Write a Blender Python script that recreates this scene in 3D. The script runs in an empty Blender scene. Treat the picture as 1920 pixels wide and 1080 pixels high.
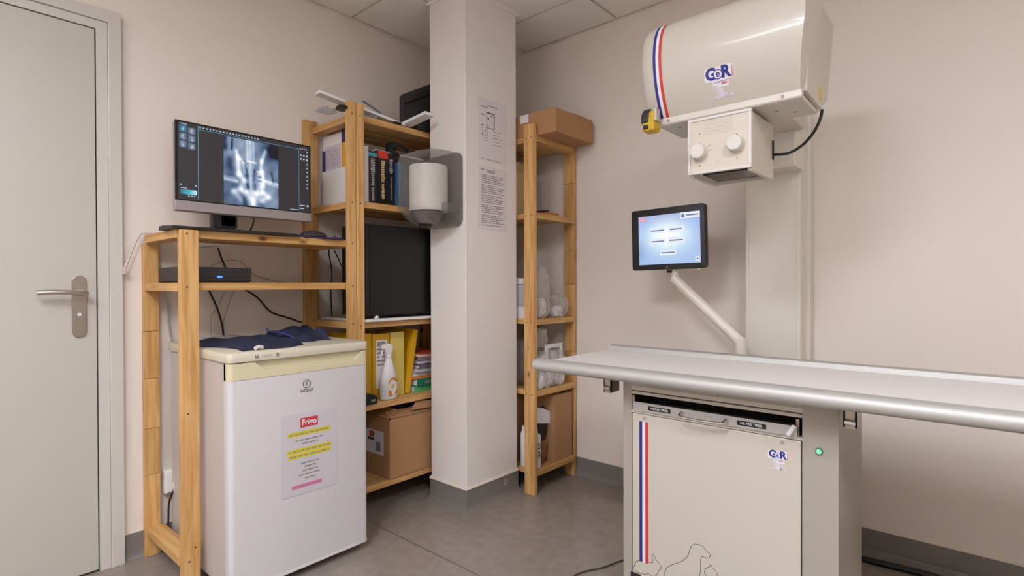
import bpy, bmesh, math, random
from mathutils import Vector, Matrix
random.seed(7)
S = bpy.context.scene
COL = S.collection

# ------------------------------------------------------------------ camera
cam_d = bpy.data.cameras.new('camera'); cam = bpy.data.objects.new('camera', cam_d); COL.objects.link(cam)
cam_d.sensor_width = 36.0; cam_d.lens = 1018.0 * 36.0 / 1920.0; cam_d.clip_start = 0.05
YAW, PITCH, ROLL = -0.71819, -0.006456, 0.0030837
_f = Vector((math.sin(YAW)*math.cos(PITCH), math.cos(YAW)*math.cos(PITCH), math.sin(PITCH)))
_r = Vector((math.cos(YAW), -math.sin(YAW), 0)); _d = _f.cross(_r)
_r2 = _r*math.cos(ROLL) + _d*math.sin(ROLL); _d2 = -_r*math.sin(ROLL) + _d*math.cos(ROLL)
M = Matrix.Identity(4)
for i in range(3):
    M[i][0] = _r2[i]; M[i][1] = -_d2[i]; M[i][2] = -_f[i]
M[2][3] = 1.035
cam.matrix_world = M
S.camera = cam

# ------------------------------------------------------------------ world, view, lamps' strength
w = bpy.data.worlds.new('world'); S.world = w; w.use_nodes = True
w.node_tree.nodes['Background'].inputs[0].default_value = (0.9, 0.95, 1.0, 1)
w.node_tree.nodes['Background'].inputs[1].default_value = 0.05
S.view_settings.view_transform = 'Standard'
S.view_settings.look = 'None'
S.view_settings.gamma = 1.0
S.view_settings.use_curve_mapping = False
S.view_settings.exposure = 0.0
LAMP_STRENGTH = 32.0
LAMP_COLOUR = (0.95, 0.985, 1.085)
LAMPS = [((-0.516, -0.55), 1.45, 'square ceiling light panel just behind the camera in the room middle'),
         ((-1.116, -1.15), 0.75, 'square ceiling light panel far behind the camera on the door side'),
         ((0.684, 0.05), 1.15, 'square ceiling light panel behind the camera on the right side')]

# ------------------------------------------------------------------ colour and materials
def lin(c):
    c = c/255.0
    return c/12.92 if c <= 0.04045 else ((c+0.055)/1.055)**2.4
def rgb(r, g, b): return (lin(r), lin(g), lin(b), 1.0)
MATS = {}
def mat(name, col=(200, 200, 200), rough=0.5, metal=0.0, var=0.04, scale=12.0, bump=0.0, emit=0.0, spec=0.5, coat=0.0):
    """principled material with a little procedural mottling"""
    if name in MATS: return MATS[name]
    m = bpy.data.materials.new(name); m.use_nodes = True
    nt = m.node_tree; b = nt.nodes['Principled BSDF']
    c = rgb(*col)
    tc = nt.nodes.new('ShaderNodeTexCoord'); nz = nt.nodes.new('ShaderNodeTexNoise')
    nz.inputs['Scale'].default_value = scale; nz.inputs['Detail'].default_value = 4
    nt.links.new(tc.outputs['Object'], nz.inputs['Vector'])
    mx = nt.nodes.new('ShaderNodeMix'); mx.data_type = 'RGBA'
    mx.inputs[6].default_value = tuple(min(1, v*(1-var)) for v in c[:3]) + (1,)
    mx.inputs[7].default_value = tuple(min(1, v*(1+var)) for v in c[:3]) + (1,)
    nt.links.new(nz.outputs['Fac'], mx.inputs[0]); nt.links.new(mx.outputs[2], b.inputs['Base Color'])
    b.inputs['Roughness'].default_value = rough; b.inputs['Metallic'].default_value = metal
    b.inputs['Specular IOR Level'].default_value = spec
    b.inputs['Coat Weight'].default_value = coat
    if bump > 0:
        bp = nt.nodes.new('ShaderNodeBump'); bp.inputs['Strength'].default_value = bump; bp.inputs['Distance'].default_value = 0.002
        n2 = nt.nodes.new('ShaderNodeTexNoise'); n2.inputs['Scale'].default_value = scale*12; n2.inputs['Detail'].default_value = 3
        nt.links.new(tc.outputs['Object'], n2.inputs['Vector'])
        nt.links.new(n2.outputs['Fac'], bp.inputs['Height']); nt.links.new(bp.outputs['Normal'], b.inputs['Normal'])
    if emit > 0:
        nt.links.new(mx.outputs[2], b.inputs['Emission Color']); b.inputs['Emission Strength'].default_value = emit
    MATS[name] = m
    return m
def wood(name, axis, light=(216, 172, 112), dark=(188, 138, 80), knots=True):
    """pine: grain streaks along one axis, sparse knots, each board shifted by its own random value"""
    m = bpy.data.materials.new(name); m.use_nodes = True
    nt = m.node_tree; N = nt.nodes; Lk = nt.links; b = N['Principled BSDF']
    tc = N.new('ShaderNodeTexCoord'); oi = N.new('ShaderNodeObjectInfo')
    mul = N.new('ShaderNodeMath'); mul.operation = 'MULTIPLY'; mul.inputs[1].default_value = 17.3
    Lk.new(oi.outputs['Random'], mul.inputs[0])
    add = N.new('ShaderNodeVectorMath'); add.operation = 'ADD'
    Lk.new(tc.outputs['Object'], add.inputs[0]); Lk.new(mul.outputs[0], add.inputs[1])
    mp = N.new('ShaderNodeMapping'); sc = [34.0]*3; sc[axis] = 2.2; mp.inputs['Scale'].default_value = sc
    Lk.new(add.outputs[0], mp.inputs['Vector'])
    nz = N.new('ShaderNodeTexNoise'); nz.inputs['Scale'].default_value = 1.6; nz.inputs['Detail'].default_value = 5; nz.inputs['Distortion'].default_value = 0.7
    Lk.new(mp.outputs[0], nz.inputs['Vector'])
    cr = N.new('ShaderNodeValToRGB'); e = cr.color_ramp.elements
    e[0].position = 0.32; e[0].color = rgb(*dark); e[1].position = 0.60; e[1].color = rgb(*light)
    Lk.new(nz.outputs['Fac'], cr.inputs['Fac'])
    out = cr.outputs['Color']
    if knots:
        mp2 = N.new('ShaderNodeMapping'); s2 = [9.0]*3; s2[axis] = 4.6; mp2.inputs['Scale'].default_value = s2
        Lk.new(add.outputs[0], mp2.inputs['Vector'])
        vo = N.new('ShaderNodeTexVoronoi'); vo.inputs['Scale'].default_value = 1.0
        Lk.new(mp2.outputs[0], vo.inputs['Vector'])
        cr2 = N.new('ShaderNodeValToRGB'); k = cr2.color_ramp.elements
        k[0].position = 0.045; k[0].color = (1, 1, 1, 1); k[1].position = 0.11; k[1].color = (0, 0, 0, 1)
        Lk.new(vo.outputs['Distance'], cr2.inputs['Fac'])
        mx = N.new('ShaderNodeMix'); mx.data_type = 'RGBA'
        Lk.new(cr2.outputs['Color'], mx.inputs[0]); Lk.new(out, mx.inputs[6]); mx.inputs[7].default_value = rgb(112, 68, 34)
        out = mx.outputs[2]
    hs = N.new('ShaderNodeHueSaturation')
    mr = N.new('ShaderNodeMapRange'); mr.inputs['To Min'].default_value = 0.88; mr.inputs['To Max'].default_value = 1.08
    Lk.new(oi.outputs['Random'], mr.inputs['Value']); Lk.new(mr.outputs[0], hs.inputs['Value']); Lk.new(out, hs.inputs['Color'])
    Lk.new(hs.outputs[0], b.inputs['Base Color']); b.inputs['Roughness'].default_value = 0.5; b.inputs['Specular IOR Level'].default_value = 0.35
    bp = N.new('ShaderNodeBump'); bp.inputs['Strength'].default_value = 0.15; bp.inputs['Distance'].default_value = 0.001
    Lk.new(nz.outputs['Fac'], bp.inputs['Height']); Lk.new(bp.outputs['Normal'], b.inputs['Normal'])
    return m
def clear(name, tint=(230, 232, 235), body=0.25, rough=0.1, col=(230, 230, 232), edge=.55, blend=.35):
    """thin clear plastic: mostly see-through, partly milky, glossy"""
    m = bpy.data.materials.new(name); m.use_nodes = True
    nt = m.node_tree; N = nt.nodes; Lk = nt.links; b = N['Principled BSDF']
    b.inputs['Base Color'].default_value = rgb(*col); b.inputs['Roughness'].default_value = rough
    tr = N.new('ShaderNodeBsdfTransparent'); tr.inputs[0].default_value = rgb(*tint)
    mx = N.new('ShaderNodeMixShader'); lw = N.new('ShaderNodeLayerWeight'); lw.inputs[0].default_value = blend
    nz = N.new('ShaderNodeTexNoise'); nz.inputs['Scale'].default_value = 9
    ad = N.new('ShaderNodeMath'); ad.operation = 'MULTIPLY_ADD'
    Lk.new(lw.outputs['Facing'], ad.inputs[0]); ad.inputs[1].default_value = edge
    a2 = N.new('ShaderNodeMath'); a2.operation = 'MULTIPLY'; a2.inputs[1].default_value = body*2
    Lk.new(nz.outputs['Fac'], a2.inputs[0]); Lk.new(a2.outputs[0], ad.inputs[2])
    Lk.new(ad.outputs[0], mx.inputs[0]); Lk.new(tr.outputs[0], mx.inputs[1]); Lk.new(b.outputs[0], mx.inputs[2])
    Lk.new(mx.outputs[0], N['Material Output'].inputs['Surface'])
    return m
def vcol_mat(name, strength):
    m = bpy.data.materials.new(name); m.use_nodes = True
    nt = m.node_tree; b = nt.nodes['Principled BSDF']
    at = nt.nodes.new('ShaderNodeVertexColor'); at.layer_name = 'Col'
    b.inputs['Base Color'].default_value = (0.01, 0.01, 0.012, 1); b.inputs['Roughness'].default_value = 0.25
    nt.links.new(at.outputs['Color'], b.inputs['Emission Color']); b.inputs['Emission Strength'].default_value = strength
    return m

# ------------------------------------------------------------------ mesh builder
ORG = {}
class MB:
    def __init__(s): s.v = []; s.f = []
    def add(s, vs, fs):
        n = len(s.v); s.v += [tuple(p) for p in vs]; s.f += [tuple(i+n for i in f) for f in fs]; return s
    def box(s, x0, x1, y0, y1, z0, z1):
        x0, x1 = sorted((x0, x1)); y0, y1 = sorted((y0, y1)); z0, z1 = sorted((z0, z1))
        return s.add([(x0,y0,z0),(x1,y0,z0),(x1,y1,z0),(x0,y1,z0),(x0,y0,z1),(x1,y0,z1),(x1,y1,z1),(x0,y1,z1)],
                     [(0,3,2,1),(4,5,6,7),(0,1,5,4),(1,2,6,5),(2,3,7,6),(3,0,4,7)])
    def loft(s, rings, cap=True, closed=True):
        n = len(rings[0]); vs = [p for r in rings for p in r]; fs = []
        for i in range(len(rings)-1):
            for j in range(n if closed else n-1):
                k = (j+1) % n
                fs.append((i*n+j, i*n+k, (i+1)*n+k, (i+1)*n+j))
        if cap: fs.append(tuple(range(n-1, -1, -1))); fs.append(tuple((len(rings)-1)*n+j for j in range(n)))
        return s.add(vs, fs)
    def prism(s, poly, axis, a, b):
        """polygon in the two other axes (in order x,y,z), extruded along axis from a to b"""
        def P(p, t):
            q = list(p); q.insert(axis, t); return tuple(q)
        return s.loft([[P(p, a) for p in poly], [P(p, b) for p in poly]])
    def tube(s, pts, r, n=8, smooth=True):
        pts = [Vector(p) for p in pts]
        if smooth and len(pts) > 2:
            q = []
            for i in range(len(pts)-1):
                p0 = pts[max(i-1, 0)]; p1 = pts[i]; p2 = pts[i+1]; p3 = pts[min(i+2, len(pts)-1)]
                for k in range(5):
                    t = k/5.0
                    q.append(0.5*((2*p1) + (p2-p0)*t + (2*p0-5*p1+4*p2-p3)*t*t + (3*p1-p0-3*p2+p3)*t**3))
            q.append(pts[-1]); pts = q
        rings = []; up = None
        for i, p in enumerate(pts):
            t = (pts[min(i+1, len(pts)-1)] - pts[max(i-1, 0)]).normalized()
            if up is None: up = Vector((0, 0, 1)) if abs(t.z) < 0.9 else Vector((1, 0, 0))
            a = t.cross(up).normalized(); up = a.cross(t).normalized()
            rr = r[min(i, len(r)-1)] if isinstance(r, (list, tuple)) else r
            rings.append([p + (a*math.cos(2*math.pi*k/n) + up*math.sin(2*math.pi*k/n))*rr for k in range(n)])
        return s.loft(rings)
    def lathe(s, prof, c, n=24, axis='Z'):
        rings = []
        for r, h in prof:
            ring = []
            for k in range(n):
                a = 2*math.pi*k/n; u, v = r*math.cos(a), r*math.sin(a)
                if axis == 'Z': ring.append((c[0]+u, c[1]+v, c[2]+h))
                elif axis == 'Y': ring.append((c[0]+u, c[1]+h, c[2]-v))
                else: ring.append((c[0]+h, c[1]+u, c[2]+v))
            rings.append(ring)
        return s.loft(rings)
    def xf(s, fn): s.v = [tuple(fn(Vector(p))) for p in s.v]; return s
    def rot(s, pivot, axis, ang):
        R = Matrix.Rotation(ang, 3, axis); pv = Vector(pivot)
        return s.xf(lambda p: R @ (p-pv) + pv)
    def build(s, name, m, parent=None, smooth=False, bevel=0.0, seg=2, label=None, cat=None, group=None, kind=None, org=None):
        xs, ys, zs = zip(*s.v)
        if parent is not None: o0 = ORG[parent.name]
        else: o0 = Vector(org) if org else Vector(((min(xs)+max(xs))/2, (min(ys)+max(ys))/2, min(zs)))
        me = bpy.data.meshes.new(name)
        me.from_pydata([tuple(Vector(p)-o0) for p in s.v], [], s.f)
        bm = bmesh.new(); bm.from_mesh(me)
        bmesh.ops.recalc_face_normals(bm, faces=bm.faces)
        if bevel > 0:
            ed = [e for e in bm.edges if len(e.link_faces) == 2 and e.calc_face_angle(0) > 0.5]
            bmesh.ops.bevel(bm, geom=ed, offset=bevel, segments=seg, affect='EDGES', profile=0.5, clamp_overlap=True)
        for f in bm.faces: f.smooth = bool(smooth)
        if smooth:
            for e in bm.edges:
                if len(e.link_faces) == 2 and e.calc_face_angle(0) > 0.7: e.smooth = False
        bm.to_mesh(me); bm.free()
        me.materials.append(m)
        o = bpy.data.objects.new(name, me); COL.objects.link(o)
        if parent is not None: o.parent = parent; ORG[o.name] = o0
        else: o.location = o0; ORG[o.name] = o0
        if label: o['label'] = label
        if cat: o['category'] = cat
        if group: o['group'] = group
        if kind: o['kind'] = kind
        return o
def B(x0, x1, y0, y1, z0, z1): return MB().box(x0, x1, y0, y1, z0, z1)
def thing(name, loc, label, cat, group=None, kind=None):
    o = bpy.data.objects.new(name, None); COL.objects.link(o); o.location = loc; o.empty_display_size = 0.05
    ORG[o.name] = Vector(loc)
    if label: o['label'] = label
    if cat: o['category'] = cat
    if group: o['group'] = group
    if kind: o['kind'] = kind
    return o
def text_mesh(txt, size, bold=0.0, align='CENTER'):
    c = bpy.data.curves.new('lettering', 'FONT'); c.body = txt; c.size = size; c.offset = bold
    c.align_x = align; c.align_y = 'CENTER'; c.resolution_u = 3
    o = bpy.data.objects.new('lettering', c); COL.objects.link(o)
    dg = bpy.context.evaluated_depsgraph_get(); me = o.evaluated_get(dg).to_mesh()
    vs = [tuple(v.co) for v in me.vertices]; fs = [tuple(p.vertices) for p in me.polygons]
    o.evaluated_get(dg).to_mesh_clear()
    bpy.data.objects.remove(o); bpy.data.curves.remove(c)
    return vs, fs
def place(vs, o, u, v):
    o, u, v = Vector(o), Vector(u), Vector(v)
    return [tuple(o + u*p[0] + v*p[1]) for p in vs]

# ------------------------------------------------------------------ palette
PLAIN = mat('plain_wall_paint', (233, 222, 211), 0.62, var=0.02, scale=3, bump=0.05)
COLUMN_PAINT = mat('column_paint', (236, 229, 224), 0.55, var=0.015, scale=3, bump=0.03)
CEIL = mat('ceiling_tile_board', (242, 238, 228), 0.85, var=0.03, scale=60, bump=0.2)
TBAR = mat('ceiling_bar_metal', (190, 182, 170), 0.5)
SKIRT = mat('skirting_vinyl', (128, 122, 117), 0.35, var=0.08, scale=22)
LIP = mat('skirting_sealant', (226, 214, 203), 0.5)
FLOORM = mat('floor_vinyl', (145, 134, 125), 0.25, var=0.22, scale=22, bump=0.02)
SEAM = mat('floor_weld', (98, 88, 80), 0.5)
DOORP = mat('door_paint', (193, 189, 178), 0.42, var=0.015, scale=4)
FRAMEP = mat('door_frame_paint', (205, 201, 193), 0.4, var=0.015, scale=4)
GAP = mat('dark_gap', (40, 34, 28), 0.9)
STEEL = mat('brushed_steel', (170, 160, 150), 0.32, 1.0, var=0.08, scale=40)
CHROME = mat('bright_chrome', (215, 213, 210), 0.18, 1.0)
ALU = mat('anodised_aluminium', (192, 190, 186), 0.55, .5, var=0.03, scale=30)
PINE = [wood('pine_along_x', 0), wood('pine_along_y', 1), wood('pine_along_z', 2)]
BLACKP = mat('black_plastic', (24, 23, 24), 0.42, var=0.1)
DARKP = mat('charcoal_plastic', (46, 42, 42), 0.5, var=0.1)
RUBBER = mat('black_rubber', (18, 17, 17), 0.7)
WHITEP = mat('white_plastic', (226, 224, 222), 0.4, var=0.02)
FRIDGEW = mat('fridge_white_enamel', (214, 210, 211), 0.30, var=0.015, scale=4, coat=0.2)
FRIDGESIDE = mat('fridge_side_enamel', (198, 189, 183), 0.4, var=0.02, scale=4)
CREAM = mat('fridge_cream_plastic', (216, 206, 172), 0.42, var=0.03, scale=6)
CREAM2 = mat('fridge_lid_plastic', (214, 207, 186), 0.45, var=0.03, scale=6)
XCREAM = mat('xray_cream_enamel', (200, 193, 180), 0.28, var=0.012, scale=4, coat=0.25)
XGREY = mat('xray_beige_enamel', (200, 192, 177), 0.38, var=0.015, scale=5)
XCOLM = mat('xray_column_enamel', (224, 218, 205), 0.35, var=0.012, scale=4)
CABM = mat('cabinet_beige_enamel', (168, 161, 148), 0.38, var=0.015, scale=5)
XPANEL = mat('collimator_panel', (208, 197, 182), 0.45, var=0.01)
XWHITE = mat('collimator_frame', (212, 207, 200), 0.4, var=0.01)
BLUE = mat('print_blue', (42, 46, 132), 0.45); RED = mat('print_red', (205, 62, 52), 0.45); PWHITE = mat('print_white', (228, 224, 230), 0.45)
PRINT = mat('print_dark', (62, 58, 56), 0.6); PGREY = mat('print_grey', (150, 142, 142), 0.6)
PAPER = mat('paper_sheet', (226, 220, 222), 0.7, var=0.012, scale=5)
CARD = mat('cardboard', (176, 132, 92), 0.8, var=0.06, scale=18, bump=0.1)
CARDIN = mat('cardboard_inside', (150, 108, 74), 0.85, var=0.06, scale=18)
NAVY = mat('navy_cloth', (32, 36, 62), 0.85, var=0.2, scale=25, bump=0.3)
PURPLE = mat('purple_fabric', (62, 42, 92), 0.8, var=0.1)
CLEARP = clear('clear_plastic_film', body=0.16, rough=0.12)
MILKY = clear('milky_plastic_bag', tint=(246, 244, 242), body=0.14, rough=0.18, col=(236, 230, 226), edge=.4)
SMOKE = clear('smoked_clear_plastic', tint=(238, 236, 235), body=0.055, rough=0.05, col=(186, 182, 179), edge=.75, blend=.22)
def emitm(name, col, strength):
    m = bpy.data.materials.new(name); m.use_nodes = True; b = m.node_tree.nodes['Principled BSDF']
    b.inputs['Base Color'].default_value = (0.02, 0.02, 0.02, 1)
    b.inputs['Emission Color'].default_value = rgb(*col) if max(col) > 2.0 else (*col, 1)
    b.inputs['Emission Strength'].default_value = strength
    return m

# ------------------------------------------------------------------ room
XL, YB, XR, YF, ZC = -2.43, 2.452, 1.75, -1.95, 2.389
fl = B(XL-.15, XR+.15, YF-.15, YB+.15, -0.1, 0).build('floor', FLOORM, kind='structure', label='grey brown mottled vinyl floor with a welded seam', org=(0, 0, 0))
B(XL, XR, 1.368, 1.372, 0, 0.0004).build('floor_seam', SEAM, fl)
B(XL, XR, -0.632, -0.628, 0, 0.0004).build('floor_seam', SEAM, fl)
B(XL-.15, XL, YF-.15, YB+.15, 0, 2.6).build('wall_left', PLAIN, kind='structure', label='beige painted wall with the grey door')
B(XL, XR+.15, YB, YB+.15, 0, 2.6).build('wall_back', PLAIN, kind='structure', label='beige painted wall behind the x-ray machine')
B(XR, XR+.15, YF-.15, YB, 0, 2.6).build('wall_right', PLAIN, kind='structure', label='beige painted wall right of the camera')
B(XL, XR, YF-.15, YF, 0, 2.6).build('wall_front', PLAIN, kind='structure', label='beige painted wall behind the camera')
def skirt_poly(sign, base):     # coved profile: (offset from wall, z)
    return [(base, 0), (base+sign*.022, 0), (base+sign*.012, .004), (base+sign*.007, .012), (base+sign*.004, .025), (base+sign*.004, .1), (base, .1)]
MB().prism(skirt_poly(1, XL), 1, 0.568, YB).build('baseboard_left', SKIRT, kind='structure', label='grey coved vinyl skirting along the left wall')
MB().loft([[(t, y, z) for y, z in skirt_poly(-1, YB)] for t in (XL, XR)]).build('baseboard_back', SKIRT, kind='structure', label='grey coved vinyl skirting along the back wall')
B(XL, XL+.005, 0.568, YB, .1, .1035).build('trim_1', LIP, kind='structure', label='pale sealant line above left skirting')
B(XL, XR, YB-.005, YB, .1, .1035).build('trim_2', LIP, kind='structure', label='pale sealant line above back skirting')
# ceiling: slab, bars, tiles one by one
ce = B(XL-.15, XR+.15, YF-.15, YB+.15, ZC+.02, ZC+.12).build('ceiling', TBAR, kind='structure', label='suspended ceiling of square beige tiles', org=(0, 0, ZC))
gx = [XL+.004] + [-2.02+.6*k for k in range(7)] + [XR]
gy = [YF] + [1.545-.6*k for k in range(5, -1, -1)] + [2.145, YB-.004]
lamp_cells = []
for i in range(len(gx)-1):
    for j in range(len(gy)-1):
        a0, a1, b0, b1 = gx[i]+.006, gx[i+1]-.006, gy[j]+.006, gy[j+1]-.006
        hit = [L for L in LAMPS if a0 < L[0][0] < a1 and b0 < L[0][1] < b1]
        if hit: lamp_cells.append(((a0, a1, b0, b1), hit[0])); continue
        B(a0, a1, b0, b1, ZC, ZC+.015).build('ceiling_tile', CEIL, ce)
for x in gx[1:-1]: B(x-.012, x+.012, YF, YB, ZC+.015, ZC+.02).build('ceiling_bar', TBAR, ce)
for y in gy[1:-1]: B(XL, XR, y-.012, y+.012, ZC+.0152, ZC+.02).build('ceiling_bar', TBAR, ce)
for (a0, a1, b0, b1), (c, k, lab) in lamp_cells:
    t = thing('ceiling_light', ((a0+a1)/2, (b0+b1)/2, ZC-.004), lab, 'ceiling light', 'recessed ceiling light panels')
    f = MB().box(a0, a1, b0, b0+.02, ZC-.004, ZC+.012).box(a0, a1, b1-.02, b1, ZC-.004, ZC+.012).box(a0, a0+.02, b0+.02, b1-.02, ZC-.004, ZC+.012).box(a1-.02, a1, b0+.02, b1-.02, ZC-.004, ZC+.012)
    f.build('frame', WHITEP, t)
    B(a0+.02, a1-.02, b0+.02, b1-.02, ZC, ZC+.01).build('diffuser', emitm('light_diffuser', LAMP_COLOUR, LAMP_STRENGTH*k), t)
# pillar
cl = B(-2.024, -1.78, 1.718, 2.072, 0, ZC).build('wall_column', COLUMN_PAINT, kind='structure', bevel=.003, label='square pale painted column standing in front of the room corner', org=(-1.9, 1.9, 0))
def ring(d0, d1, z0, z1):
    return MB().loft([[(-2.024-a, 1.718-a, z), (-1.78+a, 1.718-a, z), (-1.78+a, 2.072+a, z), (-2.024-a, 2.072+a, z)] for a, z in ((d0, z0), (d1, z1))])
MB().loft([[(-2.024-a, 1.718-a, z), (-1.78+a, 1.718-a, z), (-1.78+a, 2.072+a, z), (-2.024-a, 2.072+a, z)] for a, z in ((.022, 0), (.01, .005), (.006, .015), (.004, .03), (.004, .1))]).build('baseboard_column', SKIRT, kind='structure', label='grey coved skirting wrapped round the column foot')
ring(.008, .003, .1, .111).build('trim_3', LIP, kind='structure', label='pale sealant bead above column skirting')
ring(.006, .014, ZC-.011, ZC-.001).build('trim_4', COLUMN_PAINT, kind='structure', label='small moulding where column meets ceiling')
mb = MB()
for k in range(7):
    a = k*0.9; mb.tube([(-1.772, 1.975+.004*math.cos(a), .066+.012*math.sin(a)), (-1.770, 1.975+.013*math.cos(a+.8), .066+.016*math.sin(a+.8))], .0022, 5)
mb.build('glue_blob', CLEARP, cl)

# door in the left wall
dr = thing('door_1', (XL, 0.1, 0), 'plain grey beige door in a painted frame at far left', None, kind='structure')
B(XL, XL+.012, -.335, .4885, .008, 1.958).build('door_leaf', DOORP, dr, bevel=.001)
B(XL, XL+.003, -.36, .50, .0, 1.97).build('door_gap', GAP, dr)
fr = MB().prism([(.4925, 0), (.526, 0), (.526, 1.993), (-.373, 1.993), (-.373, 0), (-.339, 0), (-.339, 1.962), (.4925, 1.962)], 0, XL, XL+.014)
fr.build('frame_stop', FRAMEP, dr, bevel=.001)
MB().prism([(.5265, 0), (.567, 0), (.567, 2.037), (-.413, 2.037), (-.413, 0), (-.3735, 0), (-.3735, 1.994), (.5265, 1.994)], 0, XL, XL+.022).build('frame_face', FRAMEP, dr, bevel=.002)
pl = MB(); n = 12
poly = [(.438+.0205*math.cos(math.pi*k/n), 1.05+.0205*math.sin(math.pi*k/n)) for k in range(n+1)] + [(.438-.0205*math.cos(math.pi*k/n), .873-.0205*math.sin(math.pi*k/n)) for k in range(n+1)]
pp = pl.prism(poly, 0, XL+.012, XL+.018).build('handle_plate', STEEL, dr, bevel=.001)
MB().lathe([(.006, 0), (.006, .0007)], (XL+.018, .438, .934), 12, 'X').build('keyhole', WHITEP, pp)
lev = MB().tube([(XL+.018, .440, 1.012), (XL+.045, .440, 1.012)], .010, 12)
lev.tube([(XL+.05, .455, 1.007), (XL+.055, .435, 1.010), (XL+.06, .40, 1.013), (XL+.06, .36, 1.014), (XL+.058, .318, 1.012)], [.009]*26, 10)
lev.build('lever_handle', mat('satin_steel', (205, 198, 188), .3, 1.0), dr, smooth=True)

# ------------------------------------------------------------------ pine shelving
SCREW = mat('screw_hole', (92, 62, 36), 0.6)
def screw_x(p, x, y, z): MB().lathe([(.0035, 0), (.0035, .0008)], (x, y, z), 8, 'X').build('screw', SCREW, p)
def screw_y(p, x, y, z): MB().lathe([(.0035, 0), (.0035, -.0008)], (x, y, z), 8, 'Y').build('screw', SCREW, p)
def jointed(p, x0, x1, y0, y1, zs_):     # finger-jointed post: short pieces end to end
    for a, b in zip(zs_, zs_[1:]): B(x0, x1, y0, y1, a+.0006, b-.0006).build('post_piece', PINE[2], p, bevel=.0016, seg=1)
def shelf_along_y(p, ztop, y0, y1, x0=-2.404, x1=-2.061, cl0=.05, cl1=.05, n=4):
    B(x0, x1, y0, y0+cl0, ztop-.03, ztop).build('cleat', PINE[0], p, bevel=.002)
    if cl1: B(x0, x1, y1-cl1, y1, ztop-.03, ztop).build('cleat', PINE[0], p, bevel=.002)
    wd = (x1-x0-(n-1)*.012)/n
    for k in range(n):
        a = x0+k*(wd+.012); th = .028 if k == n-1 else .019
        B(a, a+wd, y0+cl0+.0005, y1-cl1-.0005, ztop-th, ztop).build('slat', PINE[1], p, bevel=.0025)
low = thing('low_shelf', (-2.23, .97, 0), 'low pine shelf unit standing over the white fridge beside the door', 'shelf unit')
pf = B(-2.06, -2.035, .638, .697, 0, 1.2245).build('post', PINE[2], low, bevel=.003)
jointed(low, -2.428, -2.404, .630, .682, [0, .311, .488, .679, .860, 1.1955])
p2 = B(-2.06, -2.035, 1.279, 1.3165, 0, 1.818).build('post', PINE[2], low, bevel=.003)
shelf_along_y(low, 1.2265, .634, 1.3165, cl0=.055, cl1=.036)
shelf_along_y(low, 1.045, .634, 1.3165, cl0=.055, cl1=.036)
B(-2.404, -2.061, .636, .695, .082, .112).build('cleat', PINE[0], low, bevel=.002)
for z in (1.21, 1.03, .6, .097): screw_x(low, -2.035, .66, z)
screw_x(low, -2.035, .68, .14)
for z in (1.765, 1.388, 1.212, 1.03, .868): screw_x(low, -2.035, 1.297, z)
tall = thing('tall_shelf', (-2.23, 1.68, 0), 'tall pine shelf unit with books and computer tower left of the column', 'shelf unit')
B(-2.06, -2.035, 1.3185, 1.3565, 0, 1.818).build('post', PINE[2], tall, bevel=.003)
B(-2.428, -2.404, 1.277, 1.349, 0, 1.812).build('post', PINE[2], tall, bevel=.003)
B(-2.06, -2.035, 1.98, 2.04, 0, 1.818).build('post', PINE[2], tall, bevel=.003)
B(-2.428, -2.404, 1.98, 2.04, 0, 1.818).build('post', PINE[2], tall, bevel=.003)
for z in (1.78, 1.402, .872, .505, .14):
    shelf_along_y(tall, z, 1.3185, 2.04)
    screw_x(tall, -2.035, 1.337, z-.015)
rt = thing('narrow_shelf', (-2.03, 2.25, 0), 'pine shelf unit against the back wall right of the column', 'shelf unit')
B(-1.724, -1.66, 2.062, 2.087, 0, 1.822).build('post', PINE[2], rt, bevel=.003)
jointed(rt, -1.736, -1.674, 2.42, 2.444, [0, .30, .672, 1.035, 1.215, 1.58, 1.7675])
B(-2.395, -2.335, 2.062, 2.087, 0, 1.822).build('post', PINE[2], rt, bevel=.003)
B(-2.395, -2.335, 2.42, 2.444, 0, 1.775).build('post', PINE[2], rt, bevel=.003)
for z in (1.768, 1.388, .862, .508, .116):
    B(-1.722, -1.664, 2.0875, 2.4195, z-.028, z).build('cleat', PINE[1], rt, bevel=.002)
    B(-2.395, -2.337, 2.0875, 2.4195, z-.028, z).build('cleat', PINE[1], rt, bevel=.002)
    for k in range(4):
        a = 2.0885+k*.0845; B(-2.3365, -1.7225, a, a+.072, z-(.026 if k == 0 else .018), z).build('slat', PINE[0], rt, bevel=.0025)
    screw_y(rt, -1.708, 2.062, z-.014); screw_y(rt, -1.676, 2.062, z-.014)

# ------------------------------------------------------------------ fridge
fr = thing('fridge', (-2.1, .97, 0), 'small white under-counter fridge with cream lid and handle strip', 'fridge')
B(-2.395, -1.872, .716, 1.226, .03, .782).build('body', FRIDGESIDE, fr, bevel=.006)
def rrect_xy(x0, x1, y0, y1, r, n=5):      # rounded on the +x side only
    pts = [(x0, y0)]
    pts += [(x1-r+r*math.sin(math.pi/2*k/n), y0+r-r*math.cos(math.pi/2*k/n)) for k in range(n+1)]
    pts += [(x1-r+r*math.cos(math.pi/2*k/n), y1-r+r*math.sin(math.pi/2*k/n)) for k in range(n+1)]
    pts.append((x0, y1)); return pts
def slab(x0, x1, y0, y1, z0, z1, r): return MB().prism(rrect_xy(x0, x1, y0, y1, r), 2, z0, z1)
dpart = slab(-1.868, -1.83, .711, 1.231, .04, .7235, .018).build('door', FRIDGEW, fr, smooth=True)
slab(-1.868, -1.828, .7105, 1.2315, .03, .0395, .019).build('door_trim', WHITEP, fr, smooth=True)
slab(-1.868, -1.845, .711, 1.231, .724, .780, .01).build('handle_recess', CREAM, fr)
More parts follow.
